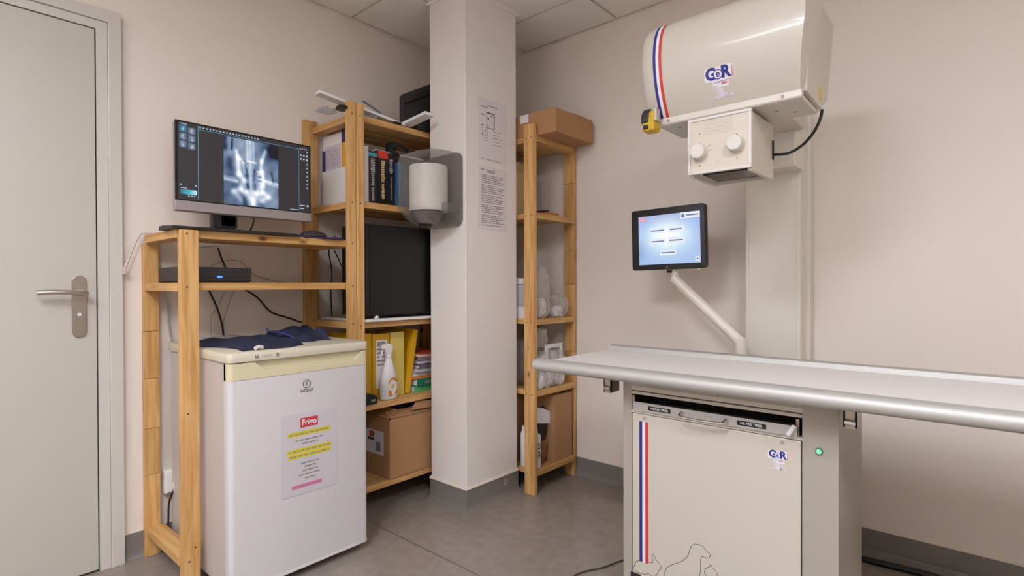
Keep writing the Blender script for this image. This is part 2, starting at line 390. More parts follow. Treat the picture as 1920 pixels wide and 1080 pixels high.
ppoly = [(.725, .7238), (1.217, .7238), (1.217, .7795), (1.205, .7795), (1.178, .748), (.832, .748), (.795, .7795), (.725, .7795)]
hs = MB().prism(ppoly, 0, -1.846, -1.83)
hs.build('handle_strip', CREAM, fr, bevel=.002)
for s_, a, b in ((1, .711, .7255), (-1, 1.2165, 1.231)):
    r_ = .0145; n = 5; cy = b if s_ > 0 else a
    MB().prism([(-1.868, a), (-1.868, b), (-1.83, cy)] + [(-1.83-r_+r_*math.cos(math.pi/2*k/n), cy-s_*r_*math.sin(math.pi/2*k/n)) for k in range(1, n+1)] if s_ > 0 else
               [(-1.868, b), (-1.868, a), (-1.83, cy)] + [(-1.83-r_+r_*math.cos(math.pi/2*k/n), cy-s_*r_*math.sin(math.pi/2*k/n)) for k in range(1, n+1)], 2, .7238, .7795).build('handle_corner', CREAM, fr, smooth=True)
slab(-2.398, -1.826, .708, 1.234, .7825, .8145, .02).build('lid', CREAM2, fr, smooth=True, bevel=.004)
for y in (.75, 1.19):
    for x in (-1.9, -2.35): MB().lathe([(.016, 0), (.016, .012), (.01, .03)], (x, y, 0), 12).build('foot', BLACKP, fr)
# emblem: ring with i, brand lettering, class badge
FX = -1.8292
em = MB()
for k in range(22):
    a0 = math.radians(112+k*316/22); a1 = math.radians(112+(k+1)*316/22)
    P = lambda a, r: (FX, .977+r*math.cos(a), .682+r*math.sin(a))
    em.add([P(a0, .0125), P(a1, .0125), P(a1, .0152), P(a0, .0152)], [(0, 1, 2, 3)])
em.add([(FX, .9758, .676), (FX, .9785, .676), (FX, .9785, .693), (FX, .9758, .693)], [(0, 1, 2, 3)])
em.add([(FX, .9758, .6955), (FX, .9785, .6955), (FX, .9785, .699), (FX, .9758, .699)], [(0, 1, 2, 3)])
vs, fs = text_mesh('INDESIT', .0145, .0002); em.add(place(vs, (FX, .977, .658), (0, 1, 0), (0, 0, 1)), fs)
em.build('brand_emblem', PRINT, dpart)
lid = [o for o in fr.children if o.name.startswith('lid')][0]
bd = MB(); LX = -1.8255
def rect(mb, y0, y1, z0, z1, x=LX): return mb.add([(x, y0, z0), (x, y1, z0), (x, y1, z1), (x, y0, z1)], [(0, 1, 2, 3)])
for y in (.795, .863):
    rect(bd, y, y+.011, .791, .7925); rect(bd, y, y+.011, .8025, .804); rect(bd, y, y+.0016, .7925, .8025); rect(bd, y+.0094, y+.011, .7925, .8025)
vs, fs = text_mesh('A', .010, .0005); bd.add(place(vs, (LX, .8005, .7975), (0, 1, 0), (0, 0, 1)), fs)
vs, fs = text_mesh('+', .012, .0006); bd.add(place(vs, (LX, .8685, .7975), (0, 1, 0), (0, 0, 1)), fs)
bd.build('energy_badge', PRINT, lid)
bd = MB(); vs, fs = text_mesh('CLASS', .0125); bd.add(place(vs, (LX, .8345, .7975), (0, 1, 0), (0, 0, 1)), fs)
bd.build('badge_lettering', PGREY, lid)
# paper notice
SX = -1.8285
sg = thing('paper_notice', (SX, .987, .295), 'white paper notice headed Frigo taped on the fridge door', 'notice')
B(-1.8298, SX, .8805, 1.0935, .2945, .5815).build('sheet', mat('sleeved_paper', (208, 202, 207), .45, var=.01), sg)
YEL = mat('highlighter_yellow', (222, 206, 30), 0.6); PINK = mat('highlighter_pink', (232, 116, 172), 0.6); REDB = mat('notice_red', (200, 62, 66), 0.6)
def pr(name, m, items, x, parent, kind='stuff'):
    mb = MB()
    for y0, y1, z0, z1 in items: rect(mb, y0, y1, z0, z1, x)
    return mb.build(name, m, parent, kind=kind if len(items) > 3 else None)
pr('red_box', REDB, [(.951, 1.018, .529, .563)], SX+.0003, sg)
mb = MB(); vs, fs = text_mesh('Frigo', .030, .0006); mb.add(place(vs, (SX+.0006, .9845, .546), (0, .93, 0), (0, 0, 1)), fs); mb.build('lettering', PWHITE, sg)
for q_ in [(.905, 1.066, .501, .517), (.902, 1.072, .441, .457), (.905, 1.068, .423, .439)]: pr('yellow_highlight', YEL, [q_], SX+.0003, sg)
pr('pink_highlight', PINK, [(.918, 1.032, .316, .329)], SX+.0003, sg)
def words(y0, y1, z, h, mean=.02, gap=.004):
    out = []; y = y0
    while y < y1-.004:
        l = min(mean*random.uniform(.5, 1.5), y1-y); out.append((y, y+l, z, z+h)); y += l+gap
    return out
wl = words(.91, 1.06, .506, .005, .018) + words(.907, 1.066, .4465, .005, .018) + words(.91, 1.062, .428, .005, .018)
for y0, y1, z in ((.932, 1.04, .483), (.957, 1.018, .470), (.952, 1.02, .400), (.966, 1.008, .387), (.958, 1.016, .373), (.945, 1.03, .359), (.967, 1.008, .345)): wl += words(y0, y1, z, .005, .022)
wl += words(.922, 1.028, .320, .0045, .016)
pr('text_lines', PGREY, wl, SX+.0006, sg)
# cloths and packet on the fridge
def cloth(name, x0, x1, y0, y1, z, h, m, lab, cat, seed, ang=0, layers=1):
    rnd = random.Random(seed); nx, ny = 16, 26; mb = MB(); ph = [rnd.uniform(0, 6) for _ in range(6)]
    def top(u, v):
        e = min(u, 1-u, v, 1-v)*9; e = min(1, e)**.5
        wv = .35*math.sin(9*u+ph[0]+3*v)+.3*math.sin(13*v+ph[1])+.3*math.sin(17*u-9*v+ph[2])
        return z+.003+h*e*(.65+.45*wv)
    def xy(u, v):
        wob = .015*math.sin(7*v+ph[3])*(u-.5)*2; wob2 = .02*math.sin(6*u+ph[4])
        return x0+(x1-x0)*u+wob, y0+(y1-y0)*v+wob2
    vs = []
    for i in range(nx+1):
        for j in range(ny+1):
            u, v = i/nx, j/ny; x, y = xy(u, v); vs.append((x, y, top(u, v)))
    n1 = len(vs)
    for i in range(nx+1):
        for j in range(ny+1):
            x, y = xy(i/nx, j/ny); vs.append((x, y, z+.0002))
    fs = []
    id_ = lambda i, j: i*(ny+1)+j
    for i in range(nx):
        for j in range(ny):
            q = (id_(i, j), id_(i+1, j), id_(i+1, j+1), id_(i, j+1)); fs.append(q); fs.append(tuple(n1+k for k in reversed(q)))
    bd_ = [id_(i, 0) for i in range(nx+1)] + [id_(nx, j) for j in range(1, ny+1)] + [id_(i, ny) for i in range(nx-1, -1, -1)] + [id_(0, j) for j in range(ny-1, 0, -1)]
    for k in range(len(bd_)):
        a, b = bd_[k], bd_[(k+1) % len(bd_)]; fs.append((a, b, n1+b, n1+a))
    mb.add(vs, fs)
    if ang: mb.rot(((x0+x1)/2, (y0+y1)/2, z), 'Z', ang)
    return mb.build(name, m, smooth=True, label=lab, cat=cat)
cloth('folded_gown', -2.25, -1.865, .75, .985, .8145, .026, NAVY, 'folded navy cloth lying on the fridge lid toward its front', 'cloth', 3, .12)
cloth('folded_gown', -2.33, -1.99, 1.03, 1.19, .8145, .045, NAVY, 'higher folded navy cloth at the back right of the fridge lid', 'cloth', 9, -.1)
cloth('plastic_packet', -2.37, -2.275, .78, .98, .8145, .014, CLEARP, 'clear plastic packet on the fridge lid behind the front navy cloth', 'packet', 5)
STRAP = mat('blue_strap', (52, 52, 128), .6)
MB().tube([(-1.98, 1.01, .830), (-2.03, 1.0, .846), (-2.09, .985, .853), (-2.16, .99, .853), (-2.20, 1.005, .858)], .004, 6).build('apron_strap', STRAP, smooth=True, label='thin bright blue strap curled over the navy cloths', cat='strap')
MB().tube([(-1.84, .80, .824), (-1.846, .815, .828), (-1.852, .83, .824)], .006, 8).build('cloth_tie', WHITEP, label='small white toggle at the front edge of the navy cloth', cat='toggle')

# ------------------------------------------------------------------ socket and cables at the low shelf
so = thing('wall_socket', (XL, .735, .228), 'white double wall socket low behind the pine shelf post', 'socket')
B(XL, XL+.04, .692, .775, .226, .318).build('socket_box', WHITEP, so, bevel=.005)
B(XL+.04, XL+.045, .697, .77, .232, .312).build('cover_plate', WHITEP, so, bevel=.002)
B(XL+.045, XL+.075, .715, .75, .245, .275).build('plug', WHITEP, so, bevel=.006)
def cable(name, pts, r, m, lab): return MB().tube(pts, r, 6).build(name, m, smooth=True, label=lab, cat='cable')
CABK = mat('black_cable', (22, 21, 22), 0.5); CAGR = mat('grey_cable', (178, 170, 162), 0.55); CAWH = mat('white_cable', (205, 196, 186), 0.5)
cable('power_cable', [(XL+.056, .72, .244), (XL+.05, .704, .2), (XL+.045, .702, .13), (XL+.035, .704, .06), (XL+.03, .73, .006)], .0035, CABK, 'black cable looping down from the white wall socket')
cable('power_cable', [(XL+.056, .74, .244), (XL+.03, .755, .19), (XL+.018, .79, .13), (XL+.018, .86, .08)], .0035, CABK, 'black cable leaving the socket toward the fridge back')
cable('network_cable', [(-2.402, .70, 1.231), (-2.402, .64, 1.233), (-2.40, .618, 1.225), (-2.40, .597, 1.176), (-2.40, .583, 1.135), (-2.40, .570, 1.10)], .0035, CAWH, 'pale network cable dangling off the left end of the low shelf')
MB().box(-2.405, -2.395, .561, .572, 1.078, 1.101).build('cable_plug', CAWH, label='pale network plug at the end of the dangling cable', cat='plug')
cable('grey_cable', [(-2.414, .705, 1.018), (-2.418, .715, .9), (-2.42, .735, .75), (-2.415, .742, .62), (-2.40, .73, .52), (-2.41, .75, .42)], .004, CAGR, 'grey cable hanging down beside the rear left post')
cable('grey_cable', [(-2.412, .78, 1.05), (-2.41, .76, 1.14), (-2.41, .82, 1.185), (-2.41, .9, 1.20)], .002, CAGR, 'thin grey cable arching left above the black mini computer')
cable('grey_cable', [(-2.41, .80, 1.05), (-2.41, .88, 1.12), (-2.41, .98, 1.14), (-2.41, 1.05, 1.08), (-2.41, 1.17, 1.048)], .002, CAGR, 'thin grey cable curving right behind the black mini computer')
cable('black_cable', [(-2.40, .895, 1.19), (-2.395, .905, 1.15), (-2.395, .925, 1.10), (-2.40, .94, 1.05)], .004, CABK, 'thick black cable dropping from the top board behind the mini computer')
cable('black_cable', [(-2.41, .86, 1.02), (-2.41, .89, .95), (-2.41, .91, .88), (-2.41, .918, .82)], .004, CABK, 'black cable hanging from the middle board to the fridge')
cable('black_cable', [(-2.41, 1.0, 1.02), (-2.41, 1.06, .98), (-2.41, 1.12, .915), (-2.41, 1.20, .885), (-2.41, 1.262, .86)], .004, CABK, 'black cable slanting down right toward the tall shelf post')
cable('grey_cable', [(-2.415, .93, 1.02), (-2.415, .90, .95), (-2.415, .87, .90), (-2.415, .872, .82)], .002, CAGR, 'thin grey cable hanging left under the middle board')
cable('grey_cable', [(-2.415, .965, 1.02), (-2.415, .94, .95), (-2.415, .92, .88), (-2.415, .925, .82)], .002, CAGR, 'thin grey cable hanging under the middle board toward the fridge')
cable('black_cable', [(-2.33, 1.39, 1.27), (-2.35, 1.37, 1.2), (-2.36, 1.39, 1.1), (-2.36, 1.385, 1.0), (-2.36, 1.39, .876)], .003, CABK, 'black cable hanging between the rear post and the computer tower')
cable('black_cable', [(-2.33, 1.385, 1.2), (-2.27, 1.375, 1.15), (-2.215, 1.372, 1.08), (-2.20, 1.379, 1.06)], .003, CABK, 'black cable slanting into the computer tower back')

# ------------------------------------------------------------------ all-in-one computer on the low shelf
ac = thing('desktop_computer', (-2.24, .935, 1.2265), 'silver all-in-one computer showing a pelvis x-ray on the low shelf', 'computer')
AX = -2.2
SILV = mat('silver_plastic', (176, 168, 168), 0.35, .5, var=.02); BEZ = mat('screen_bezel', (20, 19, 22), 0.25)
B(AX-.035, AX-.006, .679, 1.197, 1.306, 1.634).build('housing', SILV, ac, bevel=.004)
B(AX-.010, AX, .676, 1.199, 1.3085, 1.345).build('chin', SILV, ac, bevel=.002)
B(AX-.008, AX-.001, .677, 1.198, 1.3455, 1.635).build('bezel', BEZ, ac, bevel=.001)
B(AX-.16, AX-.03, .84, .90, 1.262, 1.46).build('stand_neck', SILV, ac, bevel=.004)
B(AX-.17, AX+.0, .79, .95, 1.2265, 1.235).build('stand_base', SILV, ac, bevel=.003)
B(AX-.06, AX-.03, .81, .905, 1.258, 1.312).build('cable_block', BLACKP, ac, bevel=.004)
def seg(u, v, a, b, wdt, val):
    px, py = u-a[0], (v-a[1])*1.15; dx, dy = b[0]-a[0], (b[1]-a[1])*1.15
    t = max(0, min(1, (px*dx+py*dy)/(dx*dx+dy*dy+1e-9))); d2 = (px-t*dx)**2+(py-t*dy)**2
    return val*math.exp(-d2/(wdt*wdt))
BONES = [((.467, 0), (.467, .30), .055, .55), ((.41, 0), (.415, .33), .014, .45), ((.53, 0), (.535, .33), .014, .45), ((.47, .02), (.47, .02), .02, .3), ((.43, .32), (.57, .33), .02, .5),
 ((.22, .19), (.25, .30), .03, .8), ((.25, .28), (.265, .53), .045, 1.0), ((.30, .3), (.35, .36), .02, .5), ((.33, .36), (.37, .5), .025, .45), ((.75, .12), (.68, .30), .03, .75), ((.68, .28), (.66, .46), .035, .75),
 ((.70, .45), (.71, .67), .032, 1.05), ((.60, .46), (.68, .46), .015, .8), ((.61, .50), (.68, .50), .012, .7), ((.62, .57), (.68, .57), .015, .7), ((.63, .63), (.68, .63), .014, .7),
 ((-.02, .625), (.23, .645), .028, .8), ((0, .59), (.2, .60), .012, .4), ((.74, .585), (1.02, .62), .026, .8), ((.8, .63), (1.02, .66), .014, .5), ((.27, .54), (.36, .6), .05, .65), ((.34, .62), (.30, .74), .045, .55), ((.30, .76), (.16, .80), .045, .6), ((.18, .81), (.29, .91), .05, .55),
 ((.66, .68), (.70, .76), .045, .6), ((.70, .77), (.82, .83), .045, .55), ((.80, .84), (.68, .90), .05, .5), ((.34, .79), (.66, .79), .04, .6), ((.40, .82), (.50, .92), .05, .5), ((.58, .82), (.52, .95), .05, .55), ((.5, .85), (.53, 1.0), .04, .45),
 ((.47, .36), (.48, .75), .022, .5), ((.42, .38), (.44, .5), .012, .35), ((.52, .38), (.51, .5), .012, .35), ((.36, .62), (.40, .78), .02, .3), ((.57, .62), (.60, .76), .02, .3)]
DARKS = [((.15, .02), (.14, .18), .016, .5), ((.10, .33), (.12, .45), .06, .22), ((1.0, .0), (.93, .12), .12, .6), ((.86, .08), (1.02, .16), .05, .4), ((.40, .45), (.40, .58), .03, .25), ((.54, .45), (.54, .60), .03, .25), ((.41, .68), (.42, .72), .035, .3), ((.56, .66), (.57, .72), .035, .3), ((.87, .45), (.9, .6), .02, .25), ((.36, .9), (.38, 1), .05, .3), ((.66, .97), (.7, 1.0), .06, .25), ((.02, .02), (.02, .16), .05, .4)]
def xray(u, v):
    g = .34+.12*math.sin(5*u+1)*math.cos(4*v)+.10*math.exp(-((u-.5)**2)/.08)+(.06*math.sin(23*u+9*v)*math.sin(19*v))
    for a, b, wd, val in BONES: g += .56*seg(u, v, a, b, wd, val)
    for a, b, wd, val in DARKS: g -= seg(u, v, a, b, wd, val)
    g = max(0.02, min(1.0, g))
    return (g**1.9*.95, g**1.55*.97, min(1, g**1.15*1.02))
def colour_grid(name, m, nu, nv, pt, colf, parent):
    vs = [pt(i/nu, j/nv) for j in range(nv+1) for i in range(nu+1)]
    fs = [(j*(nu+1)+i, j*(nu+1)+i+1, (j+1)*(nu+1)+i+1, (j+1)*(nu+1)+i) for j in range(nv) for i in range(nu)]
    o0 = ORG[parent.name]; me = bpy.data.meshes.new(name)
    me.from_pydata([tuple(Vector(p)-o0) for p in vs], [], fs)
    ca = me.color_attributes.new('Col', 'FLOAT_COLOR', 'POINT')
    for j in range(nv+1):
        for i in range(nu+1):
            c = colf(i/nu, j/nv); ca.data[j*(nu+1)+i].color = (c[0], c[1], c[2], 1)
    me.materials.append(m)
    o = bpy.data.objects.new(name, me); COL.objects.link(o); o.parent = parent; ORG[o.name] = o0
    return o
SCR = emitm('screen_dark', (48, 43, 47), .6)
sp = B(AX-.001, AX-.0002, .685, 1.191, 1.349, 1.629).build('screen', SCR, ac)
def yz(y0, y1, z0, z1, x): return lambda u, v: (x, y0+(y1-y0)*u, z1+(z0-z1)*v)
colour_grid('radiograph', vcol_mat('radiograph_glow', 1.0), 72, 90, yz(.842, 1.055, 1.3495, 1.608, AX+.0002), xray, sp)
TEAL = emitm('screen_teal', (70, 160, 190), .9); ICON = emitm('screen_icons', (190, 205, 225), .8); ICOND = emitm('screen_bar', (32, 34, 40), .8)
def lines(name, m, rs, x, parent):
    mb = MB()
    for r in rs: rect(mb, *r, x)
    return mb.build(name, m, parent, kind='stuff' if len(rs) > 3 else None)
lines('screen_lines', TEAL, [(.752, .7538, 1.352, 1.627), (.754, 1.145, 1.612, 1.6135), (1.1435, 1.145, 1.352, 1.612)], AX+.0003, sp)
ic = [(.757+k*.0118, .757+k*.0118+.006, 1.6185, 1.6235) for k in range(19)] + [(1.15+(k % 3)*.013, 1.157+(k % 3)*.013, 1.585-(k//3)*.016, 1.592-(k//3)*.016) for k in range(6)]
ic += [(1.179, 1.184, 1.6-k*.017, 1.607-k*.017) for k in range(10)] + [(1.148+k*.009, 1.153+k*.009, 1.613, 1.618) for k in range(4)] + [(1.148, 1.17, 1.373, 1.377), (1.148, 1.165, 1.36, 1.364), (1.178, 1.187, 1.371, 1.378), (1.105, 1.142, 1.353, 1.356), (.694, .715, 1.389, 1.392), (.718, .724, 1.361, 1.365), (.728, .734, 1.361, 1.365), (.737, .742, 1.361, 1.365), (.692, .716, 1.622, 1.625), (.692, .698, 1.400, 1.405), (.741, .747, 1.400, 1.405)]
lines('screen_icons', ICON, ic, AX+.0004, sp)
def thumb(k):
    def f(u, v):
        g = .25+.6*math.exp(-((u-.5-.1*math.sin(3*k))**2/.04+(v-.55)**2/.15))*(.7+.3*math.sin(9*u+7*v+k))
        return (g**1.6*(.4 if k == 0 else .9), g**1.3*.9, g*.95)
    return f
TH = vcol_mat('thumbnail_glow', .9)
for k in range(6):
    y0 = .690+(k % 2)*.029; z1 = 1.618-(k//2)*.028-(k % 2)*.004
    colour_grid('thumbnail', TH, 10, 9, yz(y0, y0+.025, z1-.024, z1, AX+.0003), thumb(k), sp)
colour_grid('histogram', TH, 12, 6, yz(.692, .748, 1.368, 1.385, AX+.0003), lambda u, v: ((.05+.8*max(0, u-.6)*2.2), .12+.75*u, .2+.75*u), sp)
cable('monitor_cable', [(AX-.02, .955, 1.33), (AX-.01, .958, 1.29), (AX-.02, .945, 1.25), (AX-.05, .93, 1.2315)], .004, CABK, 'black cable under the all-in-one computer screen')
kb = thing('keyboard', (-2.1, .84, 1.2265), 'thin black keyboard along the front edge of the low shelf', 'keyboard')
MB().prism([(-2.17, 1.2267), (-2.036, 1.2267), (-2.033, 1.233), (-2.166, 1.242)], 1, .615, 1.065).build('keyboard_case', DARKP, kb, bevel=.001)
for r in range(5):
    mbk = MB(); x0 = -2.163+r*.0245; z0 = 1.2422-(x0+2.166)*.0677
    for k in range(18): mbk.box(x0, x0+.021, .622+k*.0243, .6435+k*.0243, z0-.004, z0+.0015)
    mbk.build('key_row', BLACKP, kb)
cloth('mouse_mat', -2.14, -2.045, 1.075, 1.255, 1.2265, .006, PURPLE, 'dark purple cloth mat under the mouse on the low shelf', 'mouse mat', 11)
mo = thing('computer_mouse', (-2.09, 1.15, 1.236), 'black mouse on the purple mat at the shelf end', 'mouse')
mb = MB()
rings = []
for k in range(9):
    t = k/8; wd = .028*math.sin(math.pi*(.12+.76*t))**.6; hh = .024*math.sin(math.pi*(.15+.7*t))**.7
    rings.append([(-2.09+wd*math.cos(a), 1.10+.1*t, 1.2355+max(0, hh*math.sin(a))) for a in [math.pi*q/8 for q in range(9)]])
mb.loft(rings).build('mouse_shell', DARKP, mo, smooth=True)
B(-2.094, -2.086, 1.112, 1.128, 1.2475, 1.2535).build('scroll_wheel', RUBBER, mo, bevel=.002)
# mini computer
mc = thing('mini_computer', (-2.22, .775, 1.045), 'flat black mini computer with a blue light on the middle board', 'computer')
B(-2.33, -2.125, .660, .912, 1.049, 1.101).build('case', mat('mini_case', (40, 37, 39), .45, var=.08), mc, bevel=.003)
B(-2.33, -2.125, .666, .906, 1.045, 1.049).build('feet', RUBBER, mc)
B(-2.126, -2.1245, .69, .91, 1.064, 1.066).build('front_groove', RUBBER, mc)
MB().lathe([(.001, 0), (.010, 0), (.010, .0015), (.001, .0015)], (-2.125, .797, 1.0665), 16, 'X').xf(lambda p: Vector((p.x, p.y, 1.0665+(p.z-1.0665)*.42))).build('power_light', emitm('blue_glow', (60, 120, 255), 2.2), mc)

# ------------------------------------------------------------------ tall shelf contents
# computer tower on a white panel
B(-2.43+.01, -2.037, 1.359, 1.975, .8722, .8835).build('shelf_panel', WHITEP, bevel=.001, label='thin white panel lying under the black computer tower', cat='panel')
tw = thing('computer_tower', (-2.22, 1.6, .8835), 'large black computer tower with its side to the room', 'computer tower')
TWR = mat('tower_metal', (17, 15, 15), 0.42, .1, var=.06)
B(-2.235, -2.052, 1.375, 1.86, .899, 1.305).build('case', TWR, tw, bevel=.004)
B(-2.0522, -2.049, 1.395, 1.858, .904, 1.300).build('side_panel', TWR, tw, bevel=.001)
B(-2.233, -2.053, 1.366, 1.3748, .901, 1.303).build('front_panel', mat('tower_front', (20, 18, 18), .5), tw, bevel=.003)
for k in range(18): B(-2.0515, -2.0505, 1.378, 1.392, .93+k*.011, .934+k*.011).build('vent', RUBBER, tw)
for y in (1.44, 1.80):
    for x in (-2.21, -2.075): MB().lathe([(.015, 0), (.017, .003), (.014, .0155)], (x, y, .8835), 14).build('foot', CHROME, tw, smooth=True)
# books
def book(name, y0, y1, x0, x1, z0, h, m, lab, spine=None, band=None, lean=0.0, pages=True, lm=None):
    t = thing(name, ((x0+x1)/2, (y0+y1)/2, z0), lab, 'book', 'books on the second board of the tall shelf')
    def fin(mb): return mb.rot((x1, y1, z0), 'X', lean) if lean else mb
    th = .003
    c = MB().box(x0, x1, y0, y0+th, z0, z0+h).box(x0, x1, y1-th, y1, z0, z0+h).box(x1-th, x1, y0+th, y1-th, z0, z0+h)
    fin(c).build('cover', m, t)
    fin(B(x0+.004, x1-th-.0005, y0+th+.0003, y1-th-.0003, z0+.003, z0+h-.004)).build('pages', PAPER, t)
    if band: fin(B(x1-.001, x1+.0006, y0+.0003, y1-.0003, z0+h*band[0], z0+h*band[1])).build('spine_band', band[2], t)
    if spine:
        mb = MB()
        for za, zb, wd_ in spine:
            zc_ = z0+h*zb; cy_ = (y0+y1)/2
            while zc_ > z0+h*za:
                l_ = random.uniform(.004, .009); rect(mb, cy_-wd_*random.uniform(.3, .5), cy_+wd_*random.uniform(.3, .5), zc_-l_, zc_, x1+.001); zc_ -= l_+.0025
        fin(mb).build('spine_print', lm or mat('spine_silver', (168, 162, 158), .5), t, kind='stuff')
    return t
BK = mat('book_black', (28, 24, 24), .45); BKR = mat('book_red_orange', (206, 54, 36), .5); BKW = mat('book_white', (214, 208, 202), .5); BKB = mat('book_blue', (62, 108, 150), .45); BKG = mat('lettering_gold', (206, 184, 128), .5); BKT = mat('book_teal_black', (34, 32, 34), .45)
zs = 1.4022
book('book', 1.372, 1.405, -2.27, -2.075, zs, .25, BKW, 'white book at the left end of the book row', None)
book('book', 1.409, 1.455, -2.27, -2.082, zs, .235, BKT, 'black book with pale lettering right of the white book', [(.62, .86, .026), (.34, .58, .018), (.05, .3, .014)], (.90, .97, mat('book_teal', (70, 150, 160), .5)))
book('book', 1.458, 1.512, -2.28, -2.080, zs, .245, BK, 'black book with an orange red band topping its spine', [(.42, .82, .024), (.12, .38, .018)], (.86, .995, BKR), lm=BKG)
book('book', 1.516, 1.553, -2.28, -2.085, zs, .238, BKT, 'black book right of the one with the orange band', [(.62, .9, .020), (.1, .56, .006)])
book('book', 1.557, 1.580, -2.28, -2.075, zs, .205, BKB, 'left blue book beside the paper towel dispenser', None, lean=-.03)
book('book', 1.583, 1.606, -2.28, -2.075, zs, .20, BKB, 'right blue book beside the paper towel dispenser', None, lean=-.03)
mb = MB().box(-2.13, -2.085, 1.535, 1.56, 1.655, 1.70).tube([(-2.11, 1.54, 1.66), (-2.07, 1.56, 1.69), (-2.08, 1.61, 1.68), (-2.1, 1.64, 1.67)], .007, 8).tube([(-2.09, 1.53, 1.66), (-2.07, 1.55, 1.645), (-2.08, 1.57, 1.645)], .009, 8)
mb.build('strap_bundle', RUBBER, smooth=True, label='black strap bundle lying on top of the books', cat='strap', bevel=0)
B(-2.3, -2.10, 1.46, 1.74, 1.6475, 1.655).build('paper_pad', PAPER, label='white paper pad lying flat across the black books', cat='paper pad')
# white file boxes seen from the shelf end
fb = thing('file_box', (-2.29, 1.40, zs), 'white magazine box with navy and orange stripe and a purple sheet', 'file box')
B(-2.40, -2.145, 1.3712-.0, 1.3718, zs, 1.742).build('back_sheet', PAPER, fb)
B(-2.40, -2.10, 1.366, 1.3705, zs, 1.575).build('front_wall', WHITEP, fb, bevel=.001)
B(-2.237, -2.14, 1.3705, 1.3711, 1.575, 1.69).build('orange_stripe', mat('file_orange', (224, 158, 38), .5), fb)
B(-2.237, -2.14, 1.3705, 1.3711, 1.69, 1.755).build('navy_stripe', mat('file_navy', (48, 44, 96), .5), fb)
B(-2.375, -2.245, 1.3695, 1.3704, 1.575, 1.69).build('grey_sheet', mat('file_grey', (196, 190, 204), .6), fb)
B(-2.405, -2.376, 1.3695, 1.3704, 1.575, 1.675).build('purple_edge', PURPLE, fb)
mb = MB()
for k in range(9): mb.add([(-2.37, 1.3693, 1.668-k*.0095), (-2.26, 1.3693, 1.668-k*.0095), (-2.26, 1.3693, 1.6705-k*.0095), (-2.37, 1.3693, 1.6705-k*.0095)], [(0, 1, 2, 3)])
mb.build('text_lines', PGREY, fb, kind='stuff')
# binders on the fourth board
z4 = .5052
def binder(y0, y1, x0, x1, h, m, lab, lean=0.0, label=False, gap=False):
    t = thing('binder', ((x0+x1)/2, (y0+y1)/2, z4), lab, 'binder', 'yellow binders on the fourth board')
    fin = lambda mb: mb.rot((x1, y1, z4), 'X', lean) if lean else mb
    fin(B(x0, x1-.003, y0, y0+.003, z4, z4+h)).build('cover', m, t); fin(B(x0, x1-.003, y1-.003, y1, z4, z4+h)).build('cover', m, t)
    fin(B(x1-.003, x1, y0, y1, z4, z4+h)).build('spine', m, t, bevel=.001)
    fin(B(x0+.01, x1-.02, y0+.004, y1-.004, z4+.004, z4+h-.015)).build('pages', PAPER, t)
    if label:
        lb = fin(B(x1, x1+.0005, y0+.018, y1-.012, z4+.05, z4+h-.03)).build('label', PAPER, t)
        mb = MB(); rect(mb, y0+.024, y1-.02, z4+h-.058, z4+h-.036, x1+.0009)
        for k in range(5): rect(mb, y0+.022, y1-.02-.006*(k % 2), z4+h-.075-k*.018, z4+h-.068-k*.018, x1+.0009)
        fin(mb).build('label_print', PGREY, t, kind='stuff')
    return t
YB1 = mat('binder_mustard', (206, 160, 22), .5); YB2 = mat('binder_pale_yellow', (214, 190, 96), .5); YB3 = mat('binder_yellow', (228, 172, 20), .5)
binder(1.372, 1.452, -2.36, -2.128, .308, YB1, 'mustard binder at the left, half hidden by the fridge')
binder(1.456, 1.546, -2.36, -2.124, .302, YB1, 'mustard binder with a white label behind the spray bottle', label=True)
binder(1.554, 1.634, -2.36, -2.122, .304, YB2, 'pale yellow binder with a plain spine')
binder(1.638, 1.668, -2.36, -2.124, .312, YB3, 'slim deep yellow binder leaning to the right', lean=-.17)
# spray bottle
sb = thing('spray_bottle', (-2.092, 1.52, z4), 'white spray bottle with orange label in front of the binders', 'spray bottle')
def oval(cx, cy, z, a, b, n=20): return [(cx+b*math.cos(2*math.pi*k/n), cy+a*math.sin(2*math.pi*k/n), z) for k in range(n)]
SBX, SBY = -2.0920, 1.520
prof = [(0, .040, .022), (.004, .045, .026), (.03, .047, .028), (.075, .047, .028), (.10, .042, .026), (.14, .030, .021), (.17, .020, .017), (.185, .014, .014), (.19, .012, .012)]
MB().loft([oval(SBX, SBY, z4+h, a, b) for h, a, b in prof]).build('bottle', WHITEP, sb, smooth=True)
hd = MB().lathe([(.014, .189), (.0145, .193), (.0145, .207), (.011, .209)], (SBX, SBY, z4), 16)
hp = [(a+.015, b) for a, b in [(1.487, .712), (1.510, .712), (1.522, .722), (1.526, .745), (1.520, .758), (1.500, .764), (1.472, .760), (1.462, .752), (1.462, .741), (1.478, .738), (1.486, .728)]]
hd.prism(hp, 0, SBX-.010, SBX+.010)
hd.build('spray_head', WHITEP, sb, bevel=.002, smooth=True)
MB().tube([(SBX, 1.489, .738), (SBX, 1.483, .722), (SBX, 1.477, .706), (SBX, 1.479, .694)], .0045, 8).build('trigger', WHITEP, sb, smooth=True)
def lab_patch(poly, m, name):
    bx_ = lambda y: SBX+.0285*math.sqrt(max(0, 1-((y-SBY)/.0475)**2))+.0008
    mb = MB(); poly = [(1.511+(y-1.511)*1.3, .062+(z-.062)*1.35) for y, z in poly]; mb.add([(bx_(y+.015), y+.015, z4+z) for y, z in poly], [tuple(range(len(poly)))]); mb.build(name, m, sb)
OR = mat('label_orange', (214, 136, 60), .5)
